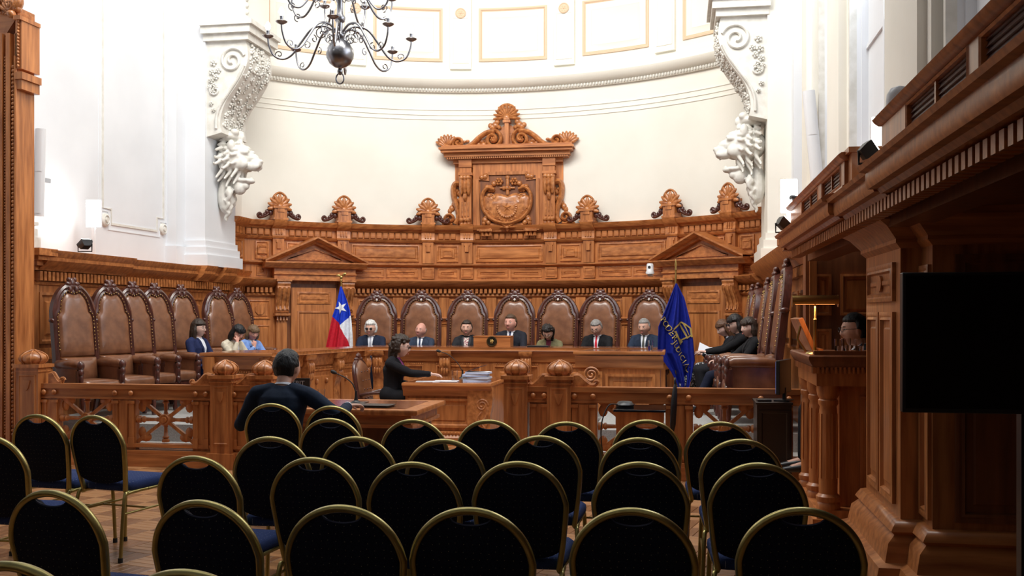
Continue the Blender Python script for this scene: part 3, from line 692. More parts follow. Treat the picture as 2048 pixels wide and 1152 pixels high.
# front-facing wall with the great carved door frame
wf = struct('wall_front', MB().box(-11.8, -7.32, 10.05, 10.3, 0, 9.2), whitew)
dr = struct('door_3'); dr.location = at(20, 0, 9.95); dr.location.z = 0
def DX(px): return at(px, 631, 9.9).x
def DZp(py, px=40): return at(px, py, 9.9).z
def PD(n_, mb, m=wood, s=38): return put(n_, mb, m, dr, s)
ztop = DZp(75); zb2 = DZp(245)
PD('jamb', MB().box(DX(16), DX(51), 9.78, 10.05, 0, ztop).box(DX(18), DX(26), 9.72, 9.8, 0, ztop).box(DX(33), DX(41), 9.72, 9.8, 0, ztop).box(DX(48.5), DX(52), 9.74, 9.8, 0, ztop), wood)
for px_ in (22, 37, 50): PD('reeding', MB().tube([(DX(px_), 9.74, 0), (DX(px_), 9.74, DZp(120))], .016, 8), wood, 60)
PD('lintel', MB().prism([(DX(-120), DZp(92)), (DX(18), DZp(92)), (DX(52), DZp(40)), (DX(52), DZp(22)), (DX(-120), DZp(-8))], 9.76, 10.05), woodh)
PD('ear_block', MB().box(DX(50), DX(62), 9.74, 10.05, DZp(145), DZp(48)).box(DX(50), DX(64), 9.7, 10.05, DZp(50), DZp(42)).box(DX(50), DX(66), 9.72, 10.05, DZp(166), DZp(152)).box(DX(50), DX(62), 9.74, 10.05, DZp(185), DZp(166)), wood)
PD('transom', MB().box(DX(-120), DX(16), 9.8, 10.05, DZp(262), DZp(240)).box(DX(-120), DX(16), 9.76, 10.05, DZp(246), DZp(241)), woodh)
PD('door_leaf', MB().box(DX(-120), DX(16), 9.95, 10.06, 0, DZp(262)).box(DX(8), DX(14), 9.9, 9.96, 0, DZp(275)).box(DX(2), DX(5), 9.92, 9.96, 0, DZp(290)), wooddark)
PD('fanlight_board', MB().box(DX(-120), DX(16), 9.95, 10.06, DZp(240), ztop), wooddark)
for px_, r, y0, pitch in ((45, .020, 138, .044), (29.5, .013, 118, .032)):
    q = MB(); z = .3
    while z < DZp(y0): q.ell((DX(px_), 9.745, z), (r, r*1.2, r*1.1), None, 7, 5); z += pitch
    o = PD('bead_moulding', q, woodcarve, 70); o['kind'] = 'stuff'
q = MB()
for i in range(14): q.ell((DX(56.5), 9.73, DZp(140)+i*(DZp(52)-DZp(140))/13), (.014, .02, .018), None, 7, 5)
for i in range(14):
    t_ = i/13; q.ell((DX(-4)+(DX(56)-DX(-4))*t_, 9.73, DZp(26)+(DZp(44)-DZp(26))*t_), (.016, .02, .014), None, 7, 5)
PD('bead_moulding', q, woodcarve, 70)
q = MB(); random.seed(2)
fan(q, V((DX(10), 9.78, DZp(26))), .16, 7, 2.6, .05); fan(q, V((DX(44), 9.76, DZp(38))), .2, 7, 1.5, .06, pi/2+.2)
q.tube(spiral(DX(40), DZp(22), .06, .01, 0, 1.6, 20, 9.72), .016, 6); q.tube(spiral(DX(12), DZp(12), .06, .01, 2, -1.6, 20, 9.72), .016, 6)
for i in range(16): q.ell((DX(random.uniform(-10, 56)), 9.76, DZp(random.uniform(-20, 28))), (.03, .05, .05), None, 7, 5)
PD('acanthus_crest', q, woodcarve, 70)

# the rest of the hall, behind and left of the camera
struct('wall_rear', MB().box(-12, 4.4, -2.8, -2.5, 0, 9.2), creamw)
struct('wall_far_left', MB().box(-12, -11.8, -2.5, 10.3, 0, 9.2), creamw)
dado = struct('baseboard_rear', MB().box(-11.8, 4.4, -2.5, -2.42, 0, 2.3).box(-11.8, -11.72, -2.42, 10.05, 0, 2.3), wooddark)
# ---------------------------------------------------------------- right wall, gallery and pier
def fr(u, w_, v): return (1.30-w_, u, v)          # right wall: u = Y, w grows into the room
RB = lambda: MB(fr)
wr = struct('wall_right', MB().box(1.85, 2.3, -2.5, 14.3, 2.3, 9.2), creamw)
put('pilaster', RB().box(10.4, 11.6, -.6, -.38, 2.3, 9.2).box(10.6, 11.4, -.4, -.30, 2.3, 9.2), creamw, wr)
for a, b in ((12.6, 13.3), (6.8, 8.1), (4.6, 5.2), (2.6, 3.4)):
    put('pilaster', RB().box(a, b, -.6, -.30, 2.3, 9.2).box(a+.12, b-.12, -.32, -.24, 2.3, 9.2), creamw, wr)
for i, (a, b) in enumerate(((13.35, 14.2), (11.7, 12.5), (8.25, 10.3), (5.35, 6.7))):
    w_ = struct('window_%d' % (i+1)); w_.location = (1.85, (a+b)/2, 2.4)
    put('window_frame', RB().panel(a, b, 2.4, 8.6, [(0, -.55), (0, -.42), (.05, -.42), (.06, -.46), (.09, -.46), (.10, -.52)]), whitew, w_)
    put('window_pane', RB().box(a+.1, b-.1, -.60, -.53, 2.5, 8.5), pane, w_)
    k = (a+b)/2; put('mullion', RB().box(k-.03, k+.03, -.54, -.48, 2.5, 8.5), whitew, w_)
    for z in (4.2, 6.0, 7.6): put('glazing_bar', RB().box(a+.1, b-.1, -.54, -.50, z-.02, z+.02), whitew, w_)
    for s_ in (a-.0, b-.05): put('curtain_pole_trim', RB().box(s_, s_+.05, -.45, -.35, 2.4, 8.6), stonew, w_)
# panelling behind the right-hand armchairs
pr = struct('trim_10'); pr.location = (1.3, 12, 0)
put('backing', RB().box(9.5, 15.5, -.3, 0, 0, 2.12), wood, pr)
put('cornice', RB().strip([(-.5, 2.10), (.08, 2.10), (.12, 2.15), (.18, 2.18), (.20, 2.22), (.25, 2.28), (.26, 2.32), (-.5, 2.33)], 9.4, 15.3), woodh, pr)
q = RB(); u = 9.55
while u < 15.2: q.box(u-.024, u+.024, 0, .08, 1.99, 2.09); u += .08
o = put('dentils', q, woodh, pr); o['kind'] = 'stuff'
for k in range(7): put('panel', RB().panel(9.65+k*.8, 10.33+k*.8, 1.2, 1.85, [(0, 0), (0, .03), (.03, .035), (.05, .01), (.1, .012), (.12, .03)]), wood, pr)
# booth under the gallery: wall that faces the hall, back wall, pier
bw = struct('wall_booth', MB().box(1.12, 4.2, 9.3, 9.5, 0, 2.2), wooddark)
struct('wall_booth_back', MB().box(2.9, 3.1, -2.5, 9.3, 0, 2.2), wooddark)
def fb(x, w_, v): return (x, 9.3-w_, v)
for x0, x1 in ((1.2, 1.34), (1.42, 1.75), (1.85, 2.2), (2.3, 2.65)):
    for z0, z1 in ((1.58, 1.95), (.9, 1.46), (.25, .8)): put('panel', MB(fb).panel(x0, x1, z0, z1, [(0, 0), (0, .025), (.02, .028), (.03, .005), (.05, .005), (.06, .018)]), wood, bw)
for x in (1.15, 1.78): put('pilaster', MB(fb).box(x, x+.06, 0, .05, 0, 2.1), wood, bw)
pi_ = struct('trim_11'); pi_.location = (1.6, 6.2, 0)
def PP(n_, mb, m=wood, s=38): return put(n_, mb, m, pi_, s)
PP('pier_shaft', MB().box(1.2, 2.0, 5.78, 6.80, 0, 2.1).box(1.31, 2.9, 5.54, 6.6, 0, 2.1))
def pierring(prof, x, y0, y1, n_='pier_moulding'):
    q = MB(); q.loops([[(x-w_, y0-w_, z), (3.0, y0-w_, z), (3.0, y1+w_, z), (x-w_, y1+w_, z)] for w_, z in prof]); return PP(n_, q, woodh)
pierring([(.0, .46), (.03, .45), (.05, .42), (.06, .40), (.04, .38), (.08, .34), (.10, .24), (.14, .22), (.15, .18), (.15, 0)], 1.2, 5.78, 6.8)
pierring([(.0, .46), (.03, .45), (.05, .42), (.06, .40), (.04, .38), (.08, .34), (.10, .24), (.14, .22), (.15, .18), (.15, 0)], 1.31, 5.54, 6.0)
pierring([(.0, 1.95), (.01, 1.96), (.03, 1.98), (.03, 2.0), (.09, 2.07), (.14, 2.10), (.15, 2.13), (.15, 2.18)], 1.2, 5.78, 6.8, 'capital')
pierring([(.0, 1.95), (.01, 1.96), (.03, 1.98), (.03, 2.0), (.09, 2.07), (.14, 2.10), (.15, 2.13), (.15, 2.18)], 1.31, 5.54, 6.0, 'capital')
def fp(u, w_, v): return (1.2-w_, u, v)
def fp2(u, w_, v): return (1.31-w_, u, v)
MP = [(0, 0), (0, .02), (.015, .024), (.03, .018), (.045, .024), (.055, .004), (.09, .004), (.10, .014)]
put('panel', MB(fp).panel(5.90, 6.68, 1.66, 1.88, MP).prism([(6.29+.07*cos(a*pi/6), 1.77+.05*sin(a*pi/6)) for a in range(12)], .0, .02), woodh, pi_)
put('panel', MB(fp).panel(5.90, 6.27, .52, 1.60, MP), wood, pi_); put('panel', MB(fp).panel(6.31, 6.68, .52, 1.60, MP), wood, pi_)
put('panel', MB(fp2).panel(5.56, 5.76, .5, 1.85, MP[:5]+[(.055, .003)]), wood, pi_)
gr = MB(fp)
for k in range(6): gr.box(5.95, 6.5, .15, .165, .06+k*.022, .07+k*.022)
PP('vent_grille', gr, black)
def fq(u, w_, v): return (u, 5.54-w_, v)
for x0, x1 in ((1.42, 1.85), (1.98, 2.41), (2.52, 2.88)):
    for z0, z1 in ((.5, 1.5), (1.6, 1.9)): put('panel', MB(fq).panel(x0, x1, z0, z1, MP), wooddark, pi_)
# gallery
ga = struct('trim_12'); ga.location = (.9, 5.5, 2.17)
G = lambda n_, mb, m=woodh, s=38, p=ga: put(n_, mb, m, p, s)
def fg(u, w_, v): return (.95-w_, u, v)
GB = lambda: MB(fg)
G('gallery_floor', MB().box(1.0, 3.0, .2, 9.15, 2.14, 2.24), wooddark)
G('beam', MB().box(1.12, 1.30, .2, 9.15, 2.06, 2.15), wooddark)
FP = [(-.3, 2.15), (.02, 2.15), (.04, 2.17), (.08, 2.17), (.09, 2.19), (.09, 2.245), (.12, 2.25), (.13, 2.27), (.10, 2.29), (.06, 2.30), (-.3, 2.30)]
G('fascia', GB().strip([(a-.0, b) for a, b in FP], .2, 4.9))
G('fascia', GB().strip([(a-.03, b-.01) for a, b in FP], 4.9, 6.1)); G('fascia', GB().strip(FP, 6.1, 9.0))
G('fascia_return', MB().box(.90, 1.4, 8.98, 9.15, 2.15, 2.30).box(.86, 1.4, 8.98, 9.2, 2.2, 2.26))
dm = mesh_of('dentil', MB().box(-.06, .02, -.024, .024, 0, .062), woodh)
u = .9
while u < 9.0:
    inst('dentil', dm, Matrix.Translation((1.02, u, 2.08)), ga); u += .083
def parapet(y0, y1, bays, zt=2.50):
    p = struct('trim_13'); p.location = (.95, y0, 2.3)
    P = lambda n_, mb, m=woodh: put(n_, mb, m, p)
    P('top_rail', GB().strip([(-.16, zt-.035), (.03, zt-.035), (.05, zt-.02), (.06, zt-.005), (.04, zt+.01), (-.16, zt+.01)], y0-.03, y1+.03))
    P('bottom_rail', GB().strip([(-.1, 2.30), (.035, 2.30), (.03, 2.325), (.0, 2.335), (-.1, 2.335)], y0, y1))
    P('backboard', GB().box(y0, y1, -.13, -.03, 2.3, zt-.03), louvre)
    xs = [y0]+[v for b in bays for v in b]+[y1]
    for a, b in zip(xs[::2], xs[1::2]): P('stile', GB().box(a, b, -.08, .02, 2.31, zt-.03), wood)
    for a, b in bays:
        P('bay_frame', GB().panel(a, b, 2.335, zt-.035, [(0, -.05), (0, .02), (.008, .026), (.016, .02), (.018, -.04)]).box((a+b)/2-.01, (a+b)/2+.01, -.03, .015, 2.33, zt-.03))
        for k in range(5):
            z = 2.352+k*(zt-.035-2.352)/5.0+.008
            for c0, c1 in ((a+.02, (a+b)/2-.01), ((a+b)/2+.01, b-.02)):
                P('louvre', GB().loops([[(c, -.03, z-.014), (c, .008, z-.014), (c, -.004, z+.013), (c, -.03, z+.013)] for c in (c0, c1)]), louvre)
    return p
parapet(.4, 4.88, [(1.3, 2.2), (2.35, 3.34), (3.46, 4.37)])
parapet(5.95, 8.75, [(6.08, 6.87), (7.05, 7.97)])
q = struct('trim_14', MB().box(.95, 1.9, 5.82, 5.97, 2.28, 2.50).box(.93, 1.9, 5.80, 5.99, 2.49, 2.52), wood)
# ---------------------------------------------------------------- balustrade across the hall
YB = 9.75
def bx(px): return at(px, 631, YB).x
def rail_thing(label, x0, x1, ztop, newels, piers, bays):
    t = thing('balustrade', label, 'railing', ((x0+x1)/2, YB, 0))
    P = lambda n_, mb, m=wood, s=38: put(n_, mb, m, t, s)
    P('top_rail', MB().box(x0, x1, YB-.06, YB+.06, ztop-.05, ztop).box(x0, x1, YB-.045, YB+.045, ztop-.14, ztop-.04).box(x0, x1, YB-.055, YB+.055, ztop-.155, ztop-.135), woodh)
    P('base_rail', MB().box(x0, x1, YB-.09, YB+.09, 0, .13).box(x0, x1, YB-.075, YB+.075, .13, .17).box(x0, x1, YB-.06, YB+.06, .20, .235), woodh)
    for a, b in piers:
        q = MB().box(a, b, YB-.04, YB+.04, .17, ztop-.14)
        for c in (a+.04, b-.04):
            q.box(c-.03, c+.03, YB-.07, YB+.07, .2, .3).box(c-.025, c+.025, YB-.06, YB+.06, .3, ztop-.2).box(c-.035, c+.035, YB-.07, YB+.07, ztop-.2, ztop-.17)
            q.ell((c, YB-.065, ztop-.09), (.028, .02, .028), None, 8, 6)
        m0 = (a+b)/2; q.box(m0-(b-a)*.18, m0+(b-a)*.18, YB-.05, YB+.05, .2, ztop-.17)
        P('pier', q)
    for a, b in bays:
        c = (a+b)/2; zc = (ztop-.155+.235)/2+.02; z0, z1 = .235, ztop-.15; hx = (b-a)/2; hz = (z1-z0)/2
        for dx, dz in ((1, 0), (-1, 0), (0, 1), (0, -1)):
            e = V((c+dx*hx, YB, zc+dz*hz)); s_ = V((c, YB, zc)); d = e-s_
            q = MB().tube([s_, s_+d*.3, s_+d*.35, s_+d*.72, s_+d*.75, s_+d*.8, s_+d*.84, s_+d*.88, e], [.02, .024, .018, .022, .035, .035, .022, .04, .04], 8)
            P('spoke', q, wood, 60)
        for dx, dz in ((1, 1), (-1, 1), (1, -1), (-1, -1)):
            e = V((c+dx*hx, YB, zc+dz*hz)); q = MB().tube([V((c, YB, zc)), e], .024, 4, ref=(0, 1, 0))
            q.ell(e-V((dx*.09, 0, dz*.05)), (.07, .02, .05), None, 8, 5); q.ell(e-V((dx*.05, 0, dz*.1)), (.045, .02, .06), None, 8, 5)
            P('diagonal_spoke', q)
        q = MB().lathe([(.0, -.055), (.03, -.055), (.035, -.04), (.055, -.045), (.065, -.03), (.065, .04), (0, .04)], (c, YB, zc), 16, (0, 1, 0)); P('hub', q)
    for nx, w_, zt in newels:
        q = MB().box(nx-w_, nx+w_, YB-.11, YB+.11, 0, zt).box(nx-w_-.03, nx+w_+.03, YB-.14, YB+.14, 0, .16).box(nx-w_-.025, nx+w_+.025, YB-.135, YB+.135, zt-.025, zt+.01).box(nx-w_-.012, nx+w_+.012, YB-.12, YB+.12, zt-.07, zt-.055)
        q.panel(nx-w_+.03, nx+w_-.03, .3, zt-.25, [(0, 0)]) if False else None
        nw = P('newel_post', q)
        q = MB(lambda x, y, z: (x, YB-.11-y, z)).panel(nx-w_+.03, nx+w_-.03, .25, zt-.10, [(0, 0), (.0, .008), (.012, .01), (.02, .003)]); q.merge(MB().prism([(nx-.04, zt-.16), (nx+.04, zt-.16), (nx+.02, zt-.24), (nx, zt-.27), (nx-.02, zt-.24)], 0, .014)); P('newel_panel', q)
        q = MB(); prof = [(w_*.80, 0), (w_*.85, .02), (w_*1.02, .035), (w_*1.08, .06), (w_*1.0, .09), (w_*.7, .12), (w_*.3, .14), (.01, .15)]
        q.lathe(prof, (nx, YB, zt+.01), 20)
        for k in range(8):
            a = k*pi/4+pi/8; q.tube([V((nx+r*1.03*cos(a), YB+r*1.03*sin(a), zt+.01+z)) for r, z in prof], .010, 5)
        P('finial', q, woodcarve, 70)
    return t, P
NW = .115
nl = [(bx(67), .13, 1.05), (bx(451), NW, .955), (bx(530), NW, .955)]
tl, PL_ = rail_thing('spoked wooden balustrade in front of the row of empty leather chairs, left of the gap', bx(50), bx(530), .855, nl,
    [(bx(88), bx(122)), (bx(229), bx(275)), (bx(389), bx(424)), (bx(466), bx(510))], [(bx(123), bx(228)), (bx(276), bx(388))])
nr = [(bx(1034), NW, .98), (bx(1120), NW, .98)]
tr, PR_ = rail_thing('spoked wooden balustrade below the blue flag, right of the gap', bx(1034), bx(1600), .885, nr,
    [(bx(1060), bx(1098)), (bx(1142), bx(1195)), (bx(1331), bx(1386)), (bx(1512), bx(1585))], [(bx(1196), bx(1330)), (bx(1387), bx(1511))])
for P, a, b, z in ((PL_, bx(510), bx(470), .855), (PL_, bx(424), bx(385), .855), (PL_, bx(100), bx(125), .855), (PR_, bx(1098), bx(1058), .885), (PR_, bx(1143), bx(1192), .885)):
    pts = catmull([V((a, 0, z+.10)), V((a+(b-a)*.3, 0, z+.11)), V((a+(b-a)*.55, 0, z+.06)), V((a+(b-a)*.8, 0, z+.02)), V((b, 0, z+.03))], 5)
    P('scroll_bracket', MB().prism([(p.x, p.z) for p in pts]+[(b, z), (a, z)], YB-.03, YB+.03).tube([V((p.x, YB, p.z)) for p in pts], .02, 6).tube(spiral(b, z+.035, .03, .006, 0, 1.3 if b > a else -1.3, 14, YB), .014, 6), woodcarve)
# ---------------------------------------------------------------- benches
def moulded_edge(q, poly, z, proj=.0):   # worktop slab with rounded nose
    c = V((sum(p[0] for p in poly)/len(poly), sum(p[1] for p in poly)/len(poly)))
    L = []
    for k, dz in ((.012, -.045), (.0, -.035), (.0, -.01), (.008, 0)):
        L.append([(p[0]+(c.x-p[0])*k/max(.3, (c-V(p)).length), p[1]+(c.y-p[1])*k/max(.3, (c-V(p)).length), z+dz) for p in poly])
    return q.loops(L)
def polished(P, poly, z, k=.035):  # darker sheet leaves the slab rim light, an edge highlight put into colour
    c = V((sum(p[0] for p in poly)/len(poly), sum(p[1] for p in poly)/len(poly)))
    n = len(poly); out = []
    for i in range(n):      # inset every edge by k
        a, b, d = V(poly[i-1]), V(poly[i]), V(poly[(i+1) % n]); e1 = (b-a).normalized(); e2 = (d-b).normalized(); n1 = V((-e1.y, e1.x)); n2 = V((-e2.y, e2.x))
        m = (n1+n2); m = m/max(.3, m.dot(n1)); out.append(b+m*k)
    return P('polished_top', MB().prismz([tuple(p) for p in out], z-.003, z+.0015), woodtop)
def facefn(a, b):
    a = V((a[0], a[1], 0)); b = V((b[0], b[1], 0)); d = (b-a).normalized(); n = V((d.y, -d.x, 0))
    return (lambda u, w_, v: tuple(a+d*u+n*w_+V((0, 0, v)))), (b-a).length
HB = 1.13
pL0 = (-5.72, 11.30); pL1 = (-4.80, 11.30); pC0 = tuple(at(746, 697, 13.55))[:2]; 
c1x = at(1140, 694, 13.75).x; pC0 = (at(744, 694, 13.75).x, 13.75); pC1 = (c1x, 13.75)
bench = thing('judges_bench', 'long polished curved wooden bench running in front of the seven seated judges', 'bench', (-3, 13.9, 0))
PB = lambda n_, mb, m=wood, s=38: put(n_, mb, m, bench, s)
PB('worktop', moulded_edge(MB(), [pL0, pL1, pC0, (pC1[0]+1.3, 13.75), (pC1[0]+1.3, 14.55), (pC0[0]-.25, 14.55), (pL1[0]-.5, 12.35), (pL0[0]+.02, 12.2)], HB), woodh)
polished(PB, [pL0, pL1, pC0, (pC1[0]+1.3, 13.75), (pC1[0]+1.3, 14.55), (pC0[0]-.25, 14.55), (pL1[0]-.5, 12.35), (pL0[0]+.02, 12.2)], HB)
def front(P, a, b, z0, panels, z1=HB-.05, m=wood, scrollat=()):
    fn, L = facefn(a, b)
    P('front_board', MB(fn).box(0, L, -.18, -.10, z0, z1))
    P('frieze', MB(fn).strip([(-.10, z1-.16), (-.08, z1-.15), (-.07, z1-.12), (-.05, z1-.03), (-.02, z1), (-.10, z1)], 0, L), woodh)
    P('skirting', MB(fn).strip([(-.1, z0), (-.04, z0), (-.04, z0+.1), (-.07, z0+.13), (-.1, z0+.14)], 0, L), woodh)
    n = panels; 
    for k in range(n):
        u0 = L*k/n+.09; u1 = L*(k+1)/n-.09; fnw = (lambda f: lambda u, w_, v: f(u, w_-.10, v))(fn)
        P('panel', MB(fnw).panel(u0, u1, z0+.2, z1-.2, [(0, 0), (0, .025), (.02, .03), (.035, .01), (.05, .008), (.06, .002), (.09, .002), (.10, .014)]))
        q = MB(fn); m_ = int((u1-u0)/.03)
        for i in range(m_): q.ell((u0+(i+.5)*(u1-u0)/m_, -.075, z1-.185), (.011, .012, .012), None, 5, 4)
        o = P('bead_row', q, woodcarve); o['kind'] = 'stuff'
    return fn, L
def console(fn, u, z0, z1, P, w_=.075):
    q = MB(fn); pr_ = [(-.1, z1), (.0, z1), (.0, z1-.06), (-.01, z1-.09), (.01, z1-.16), (.0, z1-.26), (-.045, z1-.38), (-.06, z1-.5), (-.04, z0+.12), (-.02, z0+.08), (-.02, z0), (-.1, z0)]
    pr2 = [(p.x, p.z) for p in catmull([V((a, 0, b)) for a, b in pr_[4:9]], 4)]; pr_ = pr_[:4]+pr2+pr_[9:]
    q.strip(pr_, u-w_, u+w_)
    q.strip([(-.1, z1), (.03, z1), (.03, z1-.03), (.01, z1-.07), (-.1, z1-.07)], u-w_-.02, u+w_+.02)
    for k in (-1, 0, 1): q.ell((u+k*w_*.6, .012, z1-.17), (w_*.28, .02, .07), None, 7, 5); q.ell((u+k*w_*.5, -.0, z1-.28), (w_*.22, .02, .05), None, 7, 5)
    return P('console_bracket', q, woodcarve)
fn, L = front(PB, pL0, pL1, DZ-.2, 1)
fn, L = front(PB, pL1, pC0, 0, 3)
for k in (0, 1, 2, 3): console(fn, .12+(L-.24)*k/3, 0, HB-.05, PB)
for i in range(3):
    for s_ in (-1, 1): 
        u = .12+(L-.24)*(i+.5)/3+s_*.12; q = MB(fn).ell((u, -.07, .72), (.018, .03, .04), None, 8, 6); PB('drawer_pull', q, woodcarve)
fn, L = front(PB, pC0, (pC1[0]+1.3, 13.75), .0, 5)
for px_ in (752, 887, 1050): console(fn, at(px_, 700, 13.7).x-pC0[0], 0, HB-.05, PB)
fn, L = facefn((-5.72, 12.15), pL0); PB('end_board', MB(fn).box(0, L, -.18, -.05, DZ-.2, HB-.05))
# right desk
rd = thing('desk', 'wide polished wooden desk with recessed panel and carved scroll, beside the blue flag', 'desk', (at(1237, 700, 12.5).x, 12.9, DZ))
xa, xb = at(1146, 704, 12.45).x, at(1330, 704, 12.45).x
PD2 = lambda n_, mb, m=wood, s=38: put(n_, mb, m, rd, s)
PD2('worktop', moulded_edge(MB(), [(xa, 12.45), (xb, 12.45), (xb, 13.2), (xa+.15, 13.2)], HB+.005), woodh)
polished(PD2, [(xa, 12.45), (xb, 12.45), (xb, 13.2), (xa+.15, 13.2)], HB+.005)
fn, L = facefn((xa+.02, 12.45), (xb-.02, 12.45))
PD2('front_board', MB(fn).box(.04, L-.04, -.7, -.10, DZ, HB-.05))
PD2('frieze', MB(fn).strip([(-.10, HB-.22), (-.07, HB-.2), (-.06, HB-.12), (-.03, HB-.08), (-.01, HB-.05), (-.10, HB-.05)], 0, L), woodh)
fnw = lambda u, w_, v: fn(u, w_-.10, v)
PD2('panel', MB(fnw).panel(.38, L-.1, DZ+.08, HB-.28, [(0, 0), (0, .03), (.03, .035), (.05, .01), (.09, .005), (.10, -.01), (.11, .012)]), wood)
q = MB(fn).box(.04, .34, -.1, -.06, DZ, HB-.25); c = fn(.2, -.04, .84); q.tube([(.2+p.x, -.05, .84+p.z) for p in spiral(0, 0, .10, .012, 0, 2.2, 40)], .014, 6); PD2('scroll_carving', q, woodcarve)
# clerk table
ct0, ct1 = at(803, 767, 11.75).x, at(982, 767, 11.75).x
ctab = thing('clerk_table', 'polished wooden table with carved side scroll holding the stack of files', 'table', ((ct0+ct1)/2, 12.3, 0))
PT = lambda n_, mb, m=wood, s=38: put(n_, mb, m, ctab, s)
ZT = .765
PT('worktop', moulded_edge(MB(), [(ct0, 11.75), (ct1, 11.75), (ct1, 13.0), (ct0, 13.0)], ZT), woodh)
polished(PT, [(ct0, 11.75), (ct1, 11.75), (ct1, 13.0), (ct0, 13.0)], ZT)
fn, L = facefn((ct0, 11.75), (ct1, 11.75))
PT('frieze', MB(fn).strip([(-.12, ZT-.17), (-.07, ZT-.16), (-.06, ZT-.10), (-.03, ZT-.07), (-.01, ZT-.045), (-.12, ZT-.045)], 0, L), woodh)
PT('front_board', MB(fn).box(.02, L-.03, -.16, -.1, .0, ZT-.05).box(L-.10, L-.03, -1.2, -.16, 0, ZT-.05).box(.02, .10, -1.22, -1.12, 0, ZT-.05)); fnw2 = lambda u, w_, v, fn=fn: fn(u, w_-.10, v)
PT('panel', MB(fnw2).panel(.05, L-.25, .22, ZT-.19, [(0, 0), (0, .03), (.03, .03), (.045, .01), (.07, .005), (.08, .0), (.09, .012)]))
q = MB(fn).strip([(-.1, 0), (-.04, 0), (-.04, .10), (-.07, .13), (-.07, .17), (-.1, .18)], 0, L)
for k in range(26): q.ell((.03+k*(L-.06)/25, -.06, .155), (.014, .016, .018), None, 5, 4)
PT('skirting', q, woodh)
q = MB(fn).box(L-.22, L-.02, -.1, -.06, .0, ZT-.17); q.tube([(L-.12+p.x, -.055, .50+p.z) for p in spiral(0, 0, .075, .01, 0, 2.0, 36)], .013, 6)
q.tube([(L-.12+p.x, -.055, p.z) for p in catmull([V((.07, 0, .48)), V((.05, 0, .36)), V((-.03, 0, .26)), V((-.05, 0, .16))], 5)], .02, 6); q.tube([(L-.12+p.x, -.055, p.z) for p in catmull([V((.0, 0, .42)), V((-.05, 0, .34)), V((.02, 0, .24)), V((.05, 0, .16))], 5)], .014, 6)
PT('scroll_carving', q, woodcarve)
fn2, L2 = facefn((ct1, 11.75), (ct1, 13.0))
for u in (.12, L2-.12):
    q = MB(fn2); pr_ = [(-.06, ZT-.05), (.0, ZT-.05), (.01, ZT-.2), (-.01, ZT-.34), (-.06, ZT-.5), (-.10, .1), (-.06, 0), (-.3, 0), (-.3, ZT-.05)]; q.strip(pr_, u-.07, u+.07); PT('console_bracket', q, woodcarve)
# witness desk
w0, w1 = at(486, 818, 8.35).x, at(834, 822, 8.35).x; ZW = .76
wd = thing('witness_desk', 'polished wooden desk with inlaid dark top where the man in the suit sits', 'desk', ((w0+w1)/2, 8.9, 0))
PWd = lambda n_, mb, m=wood, s=38: put(n_, mb, m, wd, s)
PWd('worktop', moulded_edge(MB(), [(w0, 8.35), (w1, 8.35), (w1, 9.42), (w0, 9.42)], ZW), wood)
PWd('inlay', MB().box(w0+.14, w1-.14, 8.49, 9.30, ZW-.002, ZW+.003), woodtop)
PWd('apron', MB().box(w0+.07, w1-.07, 8.41, 9.36, ZW-.15, ZW-.045).box(w0+.05, w1-.05, 8.39, 9.38, ZW-.16, ZW-.13), woodh)
for x in (w0+.12, w1-.16):
    for y in (8.5, 9.25): PWd('leg', MB().box(x-.05, x+.05, y-.05, y+.05, 0, ZW-.15).box(x-.06, x+.06, y-.06, y+.06, 0, .1).lathe([(.05, .12), (.06, .16), (.04, .2)], (x, y, 0), 12))
PWd('modesty_board', MB().box(w0+.1, w1-.1, 9.2, 9.24, .08, ZW-.1), wooddark)
PWd('side_board', MB().box(w1-.17, w1-.13, 8.5, 9.3, .08, ZW-.1)); q = MB()
for k in range(6): q.ell((w1-.12, 8.62+k*.1, .42+.03*(k % 2)), (.012, .05, .06), None, 7, 5)
PWd('side_carving', q, woodcarve)
# ---------------------------------------------------------------- witness stand at the right
ws = thing('witness_stand', 'raised wooden stand with paired columns and sloping book rest below the gallery', 'stand', (1.5, 8.0, 0))
PS = lambda n_, mb, m=wood, s=38: put(n_, mb, m, ws, s)
x0, y0, ZS = .96, 7.35, 1.30
PS('plinth', MB().box(x0-.03, 2.3, y0-.03, 8.5, 0, .14).box(x0, 2.3, y0, 8.5, .14, .2))
PS('body', MB().box(x0+.18, 2.3, y0+.16, 8.45, .2, ZS-.2))
PS('panel', MB(lambda u, w_, v: (u, y0+.16-w_, v)).panel(x0+.32, x0+.75, .32, 1.0, MP))
PS('frieze', MB().box(x0-.0, 2.3, y0, 8.47, ZS-.22, ZS-.08))
PS('worktop', MB().loops([[(x0-a, y0-a, z), (2.35, y0-a, z), (2.35, 8.5, z), (x0-a, 8.5, z)] for a, z in ((.0, ZS-.10), (.03, ZS-.08), (.05, ZS-.05), (.06, ZS-.03), (.06, ZS-.01), (.05, ZS))]), wooddark)
q = MB()
for k in range(22): q.box(x0-.03+k*.03, x0-.015+k*.03, y0-.03, y0, ZS-.13, ZS-.085)
for k in range(28): q.box(x0-.03, x0, y0-.02+k*.04, y0+k*.04, ZS-.13, ZS-.085)
o = PS('dentils', q); o['kind'] = 'stuff'
